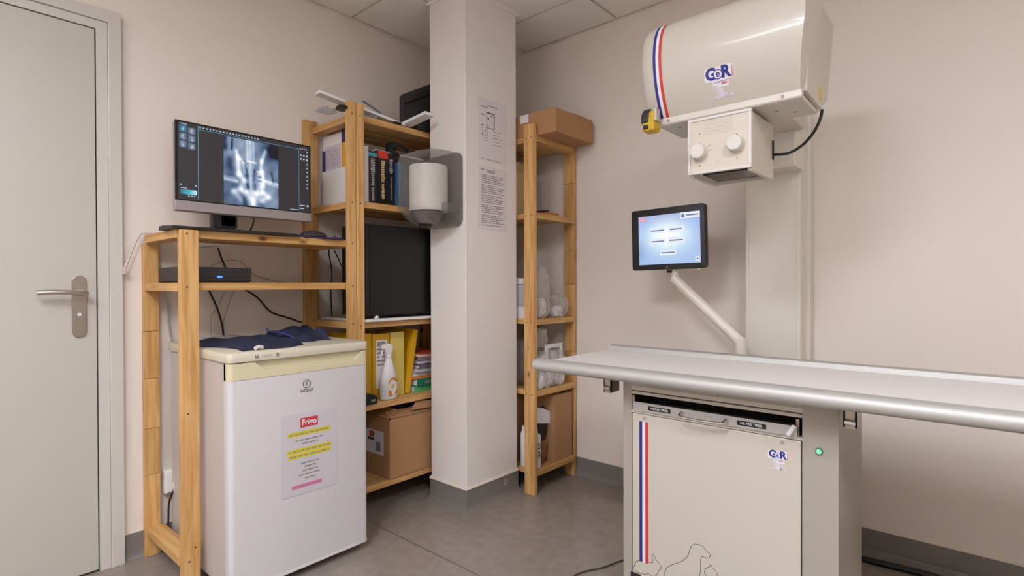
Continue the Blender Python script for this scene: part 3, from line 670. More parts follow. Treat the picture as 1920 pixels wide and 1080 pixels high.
lab_patch([(1.492, .078), (1.505, .094), (1.520, .090), (1.534, .080), (1.534, .070), (1.520, .080), (1.505, .084), (1.492, .068)], OR, 'label_arc')
lab_patch([(1.492, .026), (1.508, .030), (1.500, .050), (1.492, .048)], OR, 'label_patch')
lab_patch([(1.518, .030), (1.534, .034), (1.534, .050), (1.526, .048)], OR, 'label_patch')
lab_patch([(1.508+.0075*math.cos(k), .062+.008*math.sin(k)) for k in [2*math.pi*q/10 for q in range(10)]], mat('label_gold', (222, 180, 90), .5), 'label_spot')
bo = thing('desk_gadget', (-2.075, 1.395, z4), 'small black gadget beside the spray bottle at the board edge', 'gadget')
MB().prism([(1.362, z4), (1.424, z4), (1.424, z4+.03), (1.415, z4+.042), (1.385, z4+.05), (1.362, z4+.048)], 0, -2.082, -2.04).build('gadget_case', BLACKP, bo, bevel=.005)
B(-2.0405, -2.0395, 1.39, 1.412, z4+.014, z4+.024).build('gadget_button', PGREY, bo)
# stack of folders
stk = [('green binder lying at the bottom of the folder stack', (92, 180, 120), .030), ('darker green binder second from the bottom of the stack', (32, 120, 92), .034), ('orange folder lying on the green binders', (226, 140, 50), .012), ('white folder above the orange one', (214, 206, 214), .022), ('pale lilac folder in the middle of the stack', (200, 190, 206), .016), ('grey folder under the purple one', (120, 112, 112), .018), ('purple folder with white pages near the stack top', (92, 52, 120), .022), ('white folder under the red one', (226, 220, 222), .016), ('red orange folder on top of the stack', (200, 84, 54), .018)]
zz = z4+.0
for k, (lab, c, h) in enumerate(stk):
    y0 = 1.69+.010*math.sin(k*2.1)+(.034 if k > 4 else 0); x1 = -2.115+.012*math.sin(k*1.7)
    t = thing('folder', (-2.2, 1.78, zz), lab, 'folder', 'stack of folders on the fourth board')
    m = mat('folder_%d_%d_%d' % c, c, .5)
    B(-2.33, x1, y0, 1.90, zz, zz+.003).build('cover', m, t); B(-2.33, x1, y0, 1.90, zz+h-.003, zz+h).build('cover', m, t)
    if k in (0, 1): B(x1-.003, x1, y0, 1.90, zz+.003, zz+h-.003).build('spine', m, t)
    elif k in (2, 5): B(x1-.004, x1-.002, y0, 1.90, zz+.003, zz+h-.003).build('spine', m, t)
    B(-2.32, x1-.006, y0+.003, 1.89, zz+.0032, zz+h-.0032).build('pages', PAPER, t)
    if k == 1: B(x1, x1+.0006, y0+.05, y0+.11, zz+.010, zz+.022).build('spine_label', PGREY, t)
    zz += h
# carton on the bottom board
z5 = .1402
cb = thing('carton', (-2.2, 1.64, z5), 'open brown carton with a shipping label under the binders', 'box')
def carton_box(t, x0, x1, y0, y1, z0, h, m=CARD, th=.004, rip=True):
    B(x0, x1, y0, y1, z0, z0+th).build('bottom', CARDIN, t)
    B(x0, x1, y0, y0+th, z0+th, z0+h).build('side', m, t); B(x0, x1, y1-th, y1, z0+th, z0+h).build('side', m, t)
    B(x1-th, x1, y0+th, y1-th, z0+th, z0+h).build('side', m, t); B(x0, x0+th, y0+th, y1-th, z0+th, z0+h).build('side', m, t)
carton_box(cb, -2.36, -2.058, 1.50, 1.90, z5, .275)
def flap(t, a, b, d, up, m=CARD, name='flap'):
    a, b, d = Vector(a), Vector(b), Vector(d); n = (b-a).cross(d).normalized()*.004
    MB().loft([[a, b, b+d, a+d], [a+n, b+n, b+d+n, a+d+n]]).build(name, m, t)
flap(cb, (-2.06, 1.51, .417), (-2.06, 1.89, .417), (-.05, 0, .022), 1)
flap(cb, (-2.35, 1.502, .417), (-2.07, 1.502, .417), (0, -.10, -.05) if False else (0, .05, .035), 1)
flap(cb, (-2.06, 1.62, .440), (-2.06, 1.78, .43), (-.02, .05, .03), 1)
LBX = -2.0575
lb = B(-2.31, -2.075, 1.4991, 1.4998, .245, .345)
lbo = B(-2.30, -2.105, 1.4992, 1.4999, z5+.10, z5+.21).build('shipping_label', PAPER, cb)
mb = MB()
for x0, x1, z0, z1 in [(-2.165+.006*k, -2.162+.006*k+.001*(k % 3), .255, .30) for k in range(6)] + [(-2.29, -2.24, .262+.01*k, .265+.01*k) for k in range(6)] + [(-2.23, -2.18, .30, .312)]:
    mb.add([(x0, 1.4988, z0), (x1, 1.4988, z0), (x1, 1.4988, z1), (x0, 1.4988, z1)], [(0, 1, 2, 3)])
mb.build('label_print', PRINT, lbo)
mb = MB(); mb.add([(-2.22, 1.4987, .315), (-2.18, 1.4987, .315), (-2.175, 1.4987, .342), (-2.215, 1.4987, .345)], [(0, 1, 2, 3)]); mb.build('label_mark', mat('label_rust', (176, 96, 62), .6), lbo)
# top of tall shelf
zt = 1.7802
wp = thing('white_profile', (-2.1, 1.4, zt), 'white plastic angled strip lying across the top of the tall shelf', 'plastic strip')
def bar(p, q, wd, th, m, name, parent, **k):
    p, q = Vector(p), Vector(q); t = (q-p).normalized(); s_ = t.cross(Vector((0, 0, 1))).normalized()*wd/2; n = Vector((0, 0, 1))*th
    return MB().loft([[a-s_, a+s_, a+s_+n, a-s_+n] for a in (p, q)]).build(name, m, parent, bevel=.002, **k)
bar((-2.12, 1.185, 1.838), (-2.085, 1.60, 1.781), .05, .012, WHITEP, 'long_arm', wp)
bar((-2.12, 1.612, 1.7805), (-1.925, 1.632, 1.812), .055, .014, WHITEP, 'short_arm', wp)
mb = MB(); mb.lathe([(.004, .018), (.02, .016), (.028, .009), (.03, 0)], (-2.066, 1.272, 1.7815), 20); mb.build('rubber_dome', BLACKP, smooth=True, label='black round cap under the left end of the white strip', cat='rubber dome')
def crumple(name, c, r, m, lab, cat, seed, sub=3, amp=.25, group=None, zmin=None, parent=None):
    bm = bmesh.new(); bmesh.ops.create_icosphere(bm, subdivisions=sub, radius=1.0); rnd = random.Random(seed)
    ph = [(Vector((rnd.uniform(-1, 1), rnd.uniform(-1, 1), rnd.uniform(-1, 1)))*rnd.uniform(3, 9), rnd.uniform(0, 6)) for _ in range(7)]
    vs = []
    for v in bm.verts:
        d = 1+amp*sum(abs(math.sin(v.co.dot(k)+p))-.6 for k, p in ph)/2.2
        q = v.co.copy(); q = Vector((math.copysign(abs(q.x)**.7, q.x), math.copysign(abs(q.y)**.7, q.y), math.copysign(abs(q.z)**.7, q.z)))*d
        z = c[2]+q.z*r[2]; vs.append((c[0]+q.x*r[0], c[1]+q.y*r[1], max(z, zmin) if zmin is not None else z))
    fs = [tuple(v.index for v in f.verts) for f in bm.faces]; bm.free()
    return MB().add(vs, fs).build(name, m, parent, smooth=True, label=lab, cat=cat, group=group)
crumple('plastic_wrap', (-2.15, 1.245, 1.789), (.035, .04, .01), CLEARP, 'crumpled clear wrap on the top board beneath the white strip', 'plastic wrap', 4, zmin=zt)
crumple('plastic_wrap', (-2.10, 1.41, 1.79), (.03, .05, .010), CLEARP, 'clear plastic packaging beside the tall post top', 'plastic wrap', 6, zmin=zt)
bar((-2.05, 1.36, 1.835), (-2.07, 1.47, 1.812), .012, .006, mat('grey_blue_card', (128, 134, 148), .5), 'card_strip', None, label='grey blue card strip sticking out of the clear packaging', cat='card')
bar((-2.06, 1.53, 1.7805), (-2.055, 1.57, 1.7805), .012, .01, BLACKP, 'small_clip', None, label='tiny black clip on the top board below the strip', cat='clip')
bg = thing('black_bag', (-2.15, 1.80, zt), 'black fabric bag standing on the tall shelf beside the column', 'bag')
BAG = mat('black_fabric', (46, 42, 42), .8, var=.15, scale=30, bump=.2)
MB().loft([[(-2.172, 1.648, zt), (-2.135, 1.646, zt), (-2.135, 1.99, zt), (-2.172, 1.99, zt)], [(-2.170, 1.645, zt+.172), (-2.138, 1.645, zt+.172), (-2.138, 1.99, zt+.36), (-2.170, 1.99, zt+.36)], [(-2.165, 1.652, zt+.186), (-2.145, 1.652, zt+.186), (-2.145, 1.99, zt+.375), (-2.165, 1.99, zt+.375)]]).build('bag_body', BAG, bg, bevel=.006, seg=2, smooth=True)
MB().tube([(-2.136, 1.648, zt+.135), (-2.134, 1.80, zt+.218), (-2.136, 1.985, zt+.32)], .004, 6).build('bag_zip', RUBBER, bg)
B(-2.11, -2.045, 1.66, 1.86, zt, zt+.022).build('black_case', BLACKP, bevel=.004, label='flat black case lying in front of the black bag', cat='case')

# ------------------------------------------------------------------ paper towel dispenser on the column
pd = thing('towel_dispenser', (-1.912, 1.716, 1.30), 'smoked clear paper towel dispenser mounted on the column', 'dispenser')
def rr(x0, x1, z0, z1, r, y, n=6):
    pts = []
    for cx, cz, a0 in ((x1-r, z1-r, 0), (x0+r, z1-r, 90), (x0+r, z0+r, 180), (x1-r, z0+r, 270)):
        for k in range(n+1):
            a = math.radians(a0+90*k/n); pts.append((cx+r*math.cos(a), y, cz+r*math.sin(a)))
    return pts
PDG = mat('dispenser_grey', (120, 114, 111), .35)
DX0, DX1, DZ0, DZ1 = -2.028, -1.795, 1.302, 1.640
MB().loft([rr(DX0, DX1, DZ0, DZ1, .035, y) for y in (1.7175, 1.700)]).build('back_plate', PDG, pd, bevel=.003, smooth=True)
co = MB().loft([rr(DX0, DX1, DZ0, DZ1, .035, 1.6995), rr(DX0+.001, DX1-.001, DZ0+.004, DZ1-.002, .036, 1.62), rr(DX0+.004, DX1-.004, DZ0+.028, DZ1-.008, .040, 1.56), rr(DX0+.012, DX1-.012, DZ0+.06, DZ1-.018, .045, 1.52), rr(DX0+.035, DX1-.035, DZ0+.10, DZ1-.045, .045, 1.505)], cap=False)
n = 28; base = 4*n; co.add([co.v[base+k] for k in range(n)], [tuple(range(n))])
co.build('cover', SMOKE, pd, smooth=True)
ro = MB().lathe([(.02, 0), (.086, 0), (.0865, .005), (.0865, .19), (.084, .195), (.02, .195)], (-1.905, 1.608, 1.375), 40)
ro.build('paper_roll', mat('tissue_paper', (244, 240, 237), .8, var=.02), pd, smooth=True)
MB().lathe([(.0, 0), (.09, 0), (.09, .008), (.0, .008)], (-1.905, 1.608, 1.366), 32).build('roll_tray', WHITEP, pd)
MB().lathe([(.035, 0), (.05, .012), (.075, .055)], (-1.905, 1.60, 1.306), 24).build('outlet_funnel', PDG, pd, smooth=True)
MB().lathe([(.03, -.003), (.034, .0)], (-1.905, 1.59, 1.304), 20).build('outlet_hole', RUBBER, pd)
B(-1.81, -1.797, 1.60, 1.70, 1.36, 1.40).build('side_catch', SMOKE, pd, bevel=.004)

# papers on the column's right face
def notice(y0, y1, z0, z1, lab, items, extra=None):
    t = thing('paper_notice', (-1.78, (y0+y1)/2, z0), lab, 'notice')
    B(-1.7798, -1.7788, y0, y1, z0, z1).build('sheet', PAPER, t)
    pr('printed_lines', PGREY, items, -1.7785, t)
    if extra: pr('printed_drawing', PRINT, extra, -1.7784, t)
ls = []
ls += words(1.822, 1.87, 1.868, .006, .02) + words(1.865, 1.93, 1.880, .005, .03)
for k in range(5): ls += words(1.90, 1.955-.01*(k % 2), 1.765-.016*k+.0, .003, .03)
for k in range(7): ls += words(1.842, 1.868, 1.785-.012*k, .004, .012)
ls += words(1.82, 1.845, 1.83, .006, .012) + words(1.82, 1.96, 1.625, .003, .05)
dw = [(1.856, 1.912, 1.846, 1.851), (1.856, 1.859, 1.775, 1.846), (1.906, 1.912, 1.775, 1.846), (1.856, 1.912, 1.775, 1.778), (1.864, 1.873, 1.815, 1.826), (1.876, 1.9, 1.835, 1.838), (1.824, 1.832, 1.779, 1.787), (1.824, 1.830, 1.738, 1.744)] + [(1.825, 1.829, 1.75+.009*k, 1.754+.009*k) for k in range(3)]
notice(1.798, 2.003, 1.615, 1.912, 'white sheet with a framed drawing, upper of two on the column', ls, dw)
ls = words(1.815, 1.845, 1.573, .005, .02) + words(1.855, 1.915, 1.572, .006, .03) + words(1.86, 1.91, 1.564, .006, .03)
z = 1.548
for k in range(26):
    ls += words(1.82, 1.975-(.04 if k % 6 == 5 else .01*((k*7) % 3)), z, .004, .03); z -= .0085 if k % 5 != 4 else .013
notice(1.797, 2.002, 1.293, 1.592, 'white sheet of dense printed text, lower of two on the column', ls)

# ------------------------------------------------------------------ narrow shelf contents
tc = thing('carton', (-1.75, 2.27, 1.7682), 'closed brown carton on top of the pine unit right of the column', 'box')
B(-1.99, -1.552, 2.098, 2.425, 1.7682, 1.885).build('carton_body', CARD, tc, bevel=.003)
flap(tc, (-1.98, 2.11, 1.886), (-1.60, 2.11, 1.886), (0, .14, .006), 1)
flap(tc, (-1.556, 2.25, 1.886), (-1.556, 2.42, 1.886), (-.06, 0, .016), 1)
flap(tc, (-1.98, 2.42, 1.886), (-1.60, 2.42, 1.886), (0, -.13, .012), 1, CARDIN)
B(-1.776, -1.722, 2.0972, 2.098, 1.845, 1.885).build('tape', PAPER, tc)
bx1 = thing('storage_box', (-1.89, 2.2, 1.388), 'pale wooden box on the upper board behind the right post', 'box')
B(-1.98, -1.842, 2.10, 2.30, 1.388, 1.67).build('box_body', mat('pale_board', (206, 180, 136), .7), bx1, bevel=.002)
B(-1.981, -1.841, 2.099, 2.301, 1.62, 1.672).build('box_lid', mat('pale_board_lid', (196, 168, 124), .7), bx1, bevel=.002)
bx2 = thing('tool_tray', (-1.74, 2.26, 1.388), 'small orange tray with a black tool on the upper board', 'tray')
B(-1.80, -1.69, 2.20, 2.31, 1.388, 1.405).build('tray', mat('tray_orange', (190, 112, 48), .6), bx2, bevel=.002)
MB().tube([(-1.79, 2.215, 1.411), (-1.74, 2.24, 1.414), (-1.71, 2.245, 1.411)], .007, 8).build('tool', BLACKP, bx2, smooth=True)
z3 = .8622
jar = thing('plastic_canister', (-1.822, 2.16, z3), 'pale grey plastic canister on the middle board left of the post', 'canister')
MB().lathe([(.05, 0), (.053, .004), (.053, .17), (.048, .175)], (-1.822, 2.16, z3), 24).build('canister', mat('canister_grey', (196, 194, 200), .4), jar, smooth=True)
MB().lathe([(.055, .175), (.055, .2), (.05, .205)], (-1.822, 2.16, z3), 24).build('canister_lid', WHITEP, jar, smooth=True)
B(-1.90, -1.745, 2.10, 2.105, z3, z3+.06).build('price_card', PAPER, label='white card standing at the front of the middle board', cat='card')
crumple('plastic_bag', (-1.71, 2.17, z3+.13), (.045, .05, .128), MILKY, 'tall milky plastic bag behind the post on the middle board', 'bag', 21, zmin=z3, amp=.15)
crumple('plastic_bag', (-1.70, 2.30, z3+.062), (.045, .055, .062), MILKY, 'small crumpled clear bag near the rear post on the middle board', 'bag', 22, zmin=z3)
crumple('paper_wad', (-1.70, 2.295, z3+.03), (.028, .035, .03), PAPER, 'white paper wad inside the small clear bag', 'paper', 23, zmin=z3)
crumple('paper_wad', (-1.715, 2.18, z3+.05), (.025, .03, .05), PAPER, 'white packets inside the tall milky bag', 'paper', 24, zmin=z3)
z2 = .5082
for i, (x, y, zc, r, lab) in enumerate([(-1.70, 2.15, .045, (.03, .035, .045), 'white packet low at the left of the large clear bag'), (-1.71, 2.23, .04, (.03, .035, .04), 'white packet low in the middle of the large clear bag'), (-1.70, 2.31, .04, (.03, .035, .04), 'white packet low at the right of the large clear bag'), (-1.70, 2.17, .13, (.028, .04, .04), 'white packet higher in the large clear bag')]):
    crumple('white_packet', (x, y, z2+zc), r, PAPER, lab, 'packet', 40+i, zmin=z2, amp=.2, group='white packets in the clear bag')
crumple('plastic_bag', (-1.71, 2.23, z2+.095), (.052, .13, .095), MILKY, 'large clear bag of white packets above the table end', 'bag', 31, sub=4, zmin=z2, amp=.12)
ft = thing('plastic_grid', (-1.70, 2.25, z2+.001), 'flat white square frame standing inside the large clear bag', 'plastic grid')
f_ = MB()
for a0, a1, b0, b1 in ((2.19, 2.33, .08, .10), (2.19, 2.33, .20, .22), (2.19, 2.21, .10, .20), (2.31, 2.33, .10, .20), (2.24, 2.28, .12, .18)): f_.box(-1.695, -1.685, a0, a1, z2+b0, z2+b1)
f_.box(-1.695, -1.685, 2.19, 2.21, z2, z2+.08).box(-1.695, -1.685, 2.31, 2.33, z2, z2+.08)
f_.build('frame_bars', WHITEP, ft)
crumple('plastic_bag', (-1.715, 2.16, z2+.255), (.035, .06, .05), MILKY, 'small milky bag lying on top of the large clear bag', 'bag', 33, zmin=z2+.2, amp=.2)
crumple('plastic_bag', (-1.86, 2.2, z2+.12), (.09, .08, .118), MILKY, 'milky bag on the lower board left of the post', 'bag', 34, zmin=z2, amp=.15)
z1 = .1162
c1 = thing('carton', (-1.71, 2.33, z1), 'tall narrow brown carton near the rear post on the lowest board', 'box')
B(-1.80, -1.672, 2.245, 2.40, z1, z1+.345).build('carton_body', CARD, c1, bevel=.002)
flap(c1, (-1.79, 2.25, z1+.345), (-1.68, 2.25, z1+.345), (0, .06, .012), 1)
c2 = thing('carton', (-1.9, 2.2, z1), 'brown carton at the lowest board left of the right post', 'box')
B(-2.05, -1.83, 2.12, 2.39, z1, z1+.36).build('carton_body', CARDIN, c2, bevel=.002)
flap(c2, (-2.04, 2.13, z1+.36), (-1.84, 2.13, z1+.36), (0, .09, .01), 1)
ev = MB().loft([[(-1.715, 2.155, .33), (-1.70, 2.27, .31), (-1.70, 2.275, .36), (-1.713, 2.20, .40), (-1.718, 2.15, .41)], [(-1.717, 2.155, .33), (-1.702, 2.27, .31), (-1.702, 2.275, .36), (-1.715, 2.20, .40), (-1.720, 2.15, .41)]])
ev.build('white_envelope', PAPER, label='white envelope leaning against the narrow brown carton', cat='envelope')
crumple('dark_pouch', (-1.735, 2.21, z1+.20), (.025, .03, .085), DARKP, 'dark pouch behind the white envelope', 'pouch', 51, amp=.15)
crumple('paper_wad', (-1.74, 2.21, z1+.06), (.03, .03, .06), CARDIN, 'brown paper wad under the dark pouch', 'paper', 52, zmin=z1, amp=.2)
bt = thing('white_bottle', (-1.715, 2.125, z1), 'white bottle with black lettering on the lowest board behind the post', 'bottle')
MB().lathe([(.03, 0), (.035, .004), (.035, .15), (.03, .165), (.016, .172)], (-1.712, 2.125, z1), 24).build('bottle_body', WHITEP, bt, smooth=True)
MB().lathe([(.018, .171), (.018, .192), (.014, .195)], (-1.712, 2.125, z1), 20).build('bottle_cap', WHITEP, bt, smooth=True)
mb = MB()
for zc_, a0, a1, hh in ((.118, -.35, -.1, .007), (.118, .1, .4, .007), (.108, -.3, .35, .005), (.098, -.35, .0, .006), (.098, .15, .4, .006), (.078, -.3, .05, .008), (.07, -.1, .4, .005), (.06, -.35, .2, .006), (.05, .0, .4, .006)):
    q = [(a0+(a1-a0)*k/3) for k in range(4)]
    mb.add([(-1.712+.0356*math.cos(a), 2.125+.0356*math.sin(a), z1+zc_+d) for d in (0, hh) for a in q], [(k, k+1, k+5, k+4) for k in range(3)])
mb.build('bottle_print', PRINT, bt, kind='stuff')
jr = thing('white_bottle', (-1.775, 2.115, z1), 'white bottle left of the right post on the lowest board', 'bottle')
MB().lathe([(.022, 0), (.024, .003), (.024, .16), (.016, .18)], (-1.765, 2.118, z1), 20).build('bottle_body', WHITEP, jr, smooth=True)
MB().lathe([(.017, .18), (.017, .2)], (-1.765, 2.118, z1), 18).build('bottle_cap', WHITEP, jr)

# ------------------------------------------------------------------ x-ray stand: column, carriage, head, collimator
xr = thing('xray_machine', (-.645, 2.38, 0), 'cream x-ray machine head on a wall column above the table', 'x-ray machine')
B(-.75, -.543, 2.322, 2.40, 0, 1.96).build('column', XCOLM, xr, bevel=.004)
B(-.765, -.527, 2.395, 2.449, 0, 1.98).build('column_rail', XCOLM, xr, bevel=.003)
B(-.735, -.558, 2.319, 2.322, .0, 1.955).build('column_cover', XCOLM, xr, bevel=.001)
MB().loft([[(x, y, z) for x, z in [(-.74, 1.47), (-.532, 1.47), (-.532, 1.60), (-.557, 1.632), (-.70, 1.632), (-.74, 1.60)]] for y in (2.20, 2.318)]).build('carriage', XCOLM, xr, bevel=.004)
B(-.69, -.50, 1.80, 2.21, 1.60, 1.74).build('support_arm', XGREY, xr, bevel=.006)
SCRW = mat('dull_screw', (150, 146, 140), .55, .4)
HP = [(1.548, 1.537), (1.528, 1.57), (1.512, 1.605), (1.501, 1.64), (1.495, 1.675), (1.493, 1.705), (1.496, 1.735), (1.503, 1.765), (1.515, 1.789), (1.532, 1.808), (1.556, 1.822), (1.59, 1.829), (1.64, 1.832), (1.70, 1.832)]
SEAMP = [(1.70, 1.80), (1.665, 1.77), (1.628, 1.715), (1.60, 1.66), (1.578, 1.60), (1.566, 1.537)]
def head_ring(x, d, slant=0.0):
    out = []; full = HP+SEAMP; cy, cz = 1.585, 1.69
    for y, z in full:
        vy, vz = cy-y, cz-z; l = math.hypot(vy, vz); q = min(d, l*.8)
        yy, zz_ = y+vy/l*q, z+vz/l*q
        out.append((x+slant*max(0, zz_-1.537)/.17 if zz_ < 1.707 else x+slant, yy, zz_))
    return out
rings = [head_ring(-.796, .034), head_ring(-.7945, .020), head_ring(-.789, .010), head_ring(-.778, .003), head_ring(-.752, 0)]
rings += [head_ring(-.752+(.752-.363)*k/10, 0, .024*k/10) for k in range(1, 11)]
MB().loft(rings).build('head_cover', XCREAM, xr, smooth=True)
REAR = [(1.568, 1.537), (1.58, 1.60), (1.602, 1.66), (1.63, 1.715), (1.667, 1.768), (1.702, 1.798), (1.705, 1.828), (1.90, 1.822), (1.812, 1.572), (1.728, 1.529)]
MB().loft([[(x, y, z) for y, z in REAR] for x in (-.764, -.352)]).build('head_rear_case', XGREY, xr, bevel=.003)
B(-.757, -.362, 1.566, 1.86, 1.514, 1.528).build('base_plate', XGREY, xr, bevel=.001) if False else MB().loft([[(x, y, z) for y, z in [(1.556, 1.516), (1.728, 1.516), (1.79, 1.545), (1.79, 1.553), (1.72, 1.5285), (1.556, 1.5285)]] for x in (-.757, -.362)]).build('base_plate', XGREY, xr)
rl = MB().loft([[(x, 1.552+a, 1.5265+b) for a, b in [(.006, -.0125), (-.012, -.0125), (-.015, -.009), (-.015, .005), (-.012, .0085), (.006, .0085)]] for x in (-.757, -.357)]).build('front_rail', mat('rail_enamel', (208, 201, 190), .35, var=.01), xr)
for x in (-.719, -.402): MB().lathe([(.004, -.002), (.0045, 0)], (x, 1.537, 1.5245), 12, 'Y').build('rail_screw', SCRW, rl)
for x, y in ((-.44, 1.63), (-.405, 1.67), (-.71, 1.6)): MB().lathe([(.004, -.0015), (.004, .0)], (x, y, 1.516), 10).build('plate_screw', STEEL, xr)
def hy(z):
    for (y0, z0), (y1, z1) in zip(HP, HP[1:]):
        if z0 <= z <= z1: return y0+(y1-y0)*(z-z0)/(z1-z0)
    return 1.5
def head_strip(x0, x1, m):
    vs = []; 
    for y, z in HP[:-1]:
        i = HP.index((y, z)); a = HP[max(i-1, 0)]; b = HP[min(i+1, len(HP)-1)]; ty, tz = b[0]-a[0], b[1]-a[1]; l = math.hypot(ty, tz)
        ny, nz = -tz/l*.0008, ty/l*.0008
        vs += [(x0, y+ny, z+nz), (x1, y+ny, z+nz)]
    mb = MB().add(vs, [(2*i, 2*i+1, 2*i+3, 2*i+2) for i in range(len(vs)//2-1)]); mb.build('stripe', m, xr, smooth=True)
head_strip(-.7475, -.7385, BLUE); head_strip(-.7385, -.7295, PWHITE); head_strip(-.7295, -.7205, RED)
def on_head(vs, x0, z0, sx=1.0, sz=1.0, off=.0012): return [(x0+p[0]*sx, hy(z0+p[1]*sz)-off, z0+p[1]*sz) for p in vs]
def on_cab(vs, x0, z0, sx=1.0, sz=1.0, off=.0012): return [(x0+p[0]*sx, DOORY-off, z0+p[1]*sz) for p in vs]
def disc(r, n=24): return [(r*math.cos(2*math.pi*k/n), r*math.sin(2*math.pi*k/n)) for k in range(n)]
LILAC = mat('print_lilac', (214, 206, 216), .5); PBLUE2 = mat('print_pale_blue', (160, 150, 190), .5)
def logo(fn, x, z, s, parent):
    """GeR badge: white backing, blue G and R, ringed e, fine strokes and a faint pale figure"""
    mb = MB(); bk = [(-.046, -.022), (.034, -.022), (.048, -.018), (.048, .021), (-.042, .02), (-.048, .012), (-.048, -.014)]
    bk2 = [(-.024, -.042), (.03, -.042), (.03, -.022), (-.024, -.022)]
    for q in (bk, bk2): mb.add(fn([(a*s, b*s) for a, b in q], x, z, off=.0008), [tuple(range(len(q)))])
    mb.build('badge_backing', PWHITE, parent)
    mb = MB()
    for ch, dx, sz in (('G', -.0255, .050), ('R', .0235, .050)):
        vs, fs = text_mesh(ch, sz*s, .0022*s); mb.add(fn([(p[0]+dx*s, p[1]) for p in vs], x, z, off=.0014), fs)
    mb.add(fn([(p[0]-.002*s, p[1]-.003*s) for p in disc(.0155*s)], x, z, off=.0013), [tuple(range(24))])
    mb.build('badge_letters', BLUE, parent)
    mb = MB(); mb.add(fn([(p[0]-.002*s, p[1]-.003*s) for p in disc(.0128*s)], x, z, off=.0017), [tuple(range(24))]); mb.build('badge_disc', PWHITE, parent)
    mb = MB(); vs, fs = text_mesh('e', .030*s, .0008*s); mb.add(fn([(p[0]-.002*s, p[1]-.002*s) for p in vs], x, z, off=.0020), fs); mb.build('badge_letter', BLUE, parent)
    mb = MB(); q = [(.0435, .018), (.0455, .018), (.0462, 0), (.0462, -.018), (.0435, -.018), (.0445, 0)]
    mb.add(fn([(a*s, b*s) for a, b in q], x, z, off=.0016), [tuple(range(len(q)))])
    q = [(.006, -.034), (.026, -.033), (.026, -.030), (.006, -.031)]; mb.add(fn([(a*s, b*s) for a, b in q], x, z, off=.0016), [(0, 1, 2, 3)])
    mb.build('badge_stroke', RED, parent)
    mb = MB()
    for a0, a1, b in ((-.02, .03, -.0255), (-.014, .022, -.0285), (-.022, -.006, -.0385)): mb.add(fn([(a0*s, b*s), (a1*s, b*s), (a1*s, (b+.0014)*s), (a0*s, (b+.0014)*s)], x, z, off=.0016), [(0, 1, 2, 3)])
    mb.build('badge_lines', PBLUE2, parent)
    mb = MB()
    for q in ([(-.016, -.043), (.008, -.043), (.012, -.062), (.02, -.074), (-.03, -.074), (-.014, -.064)], [(.01, -.06), (.018, -.058), (.024, -.074), (.014, -.074)], [(.028, -.062), (.038, -.064), (.04, -.074), (.028, -.074)], [(-.046, -.074), (-.03, -.074), (-.024, -.078), (-.05, -.078)]):
        mb.add(fn([(a*s, max(b*s, -.078*s)) for a, b in q], x, z, off=.0010), [tuple(range(len(q)))])
    mb.build('pale_figure', LILAC, parent)
logo(on_head, -.5585, 1.6165, .82, xr)
# warning sticker on the right end
B(-.3525, -.3515, 1.70, 1.735, 1.55, 1.585).build('warning_sticker', mat('sticker_yellow', (214, 186, 80), .5), xr)
# collimator
kx0, kx1, ky0, ky1, kz0, kz1 = -.657, -.481, 1.535, 1.742, 1.352, 1.507
MB().box(kx0, kx1, ky0+.012, ky1, kz0+.008, kz1).build('collimator_case', XGREY, xr, bevel=.002)
fm = MB().box(kx0-.001, kx1+.001, ky0, ky0+.012, kz0, kz0+.008).box(kx0-.001, kx1+.001, ky0, ky0+.012, kz1-.003, kz1+.005).box(kx0-.001, kx0+.007, ky0, ky0+.012, kz0+.008, kz1-.003).box(kx1-.007, kx1+.001, ky0, ky0+.012, kz0+.008, kz1-.003)
fm.build('collimator_frame', XWHITE, xr, bevel=.001)
cp = B(kx0+.007, kx1-.007, ky0+.003, ky0+.0118, kz0+.008, kz1-.003).build('collimator_panel', XPANEL, xr)
MB().box(kx0, kx0+.012, ky0+.012, ky1, kz0-.006, kz0+.008).box(kx1-.012, kx1, ky0+.012, ky1, kz0-.006, kz0+.008).box(kx0+.012, kx1-.012, ky1-.02, ky1, kz0-.004, kz0+.008).build('collimator_skirt', XGREY, xr)
B(kx0+.025, kx1-.025, ky0+.05, ky1-.03, kz0+.003, kz0+.0078).build('collimator_window', mat('dark_window', (40, 36, 34), .1), xr)
PY = ky0+.0028
for x, z in ((-.6225, 1.414), (-.5195, 1.421)):
    kn = MB().lathe([(.0, -.026), (.019, -.026), (.021, -.024), (.022, -.004), (.024, 0), (.024, .0005)], (x, PY, z), 28, 'Y').build('knob', XWHITE, xr, smooth=True)
mk = MB()
def tick(mb, x0, z0, x1, z1, wd=.0011, y=None):
    d = Vector((x1-x0, 0, z1-z0)).normalized(); n_ = Vector((-d.z, 0, d.x))*wd/2; a, b = Vector((x0, (y or PY)-.0004, z0)), Vector((x1, (y or PY)-.0004, z1))
    mb.add([a-n_, b-n_, b+n_, a+n_], [(0, 1, 2, 3)])
tick(mk, -.601, 1.426, -.590, 1.434); tick(mk, -.599, 1.415, -.588, 1.417)
tick(mk, -.543, 1.436, -.537, 1.43); tick(mk, -.552, 1.420, -.544, 1.421)
for x, z in ((-.623, 1.467), (-.623, 1.439), (-.623, 1.375), (-.519, 1.448), (-.519, 1.383)): tick(mk, x-.0015, z, x+.0015, z, .003)
mk.build('panel_marks', PRINT, cp)
g = MB()
for k in range(7): tick(g, -.606+k*.0125, 1.462, -.606+k*.0125, 1.503, .0008)
for k in range(6): tick(g, -.606, 1.462+k*.0082, -.531, 1.462+k*.0082, .0008)
tick(g, -.573, 1.374, -.573, 1.383, .008)
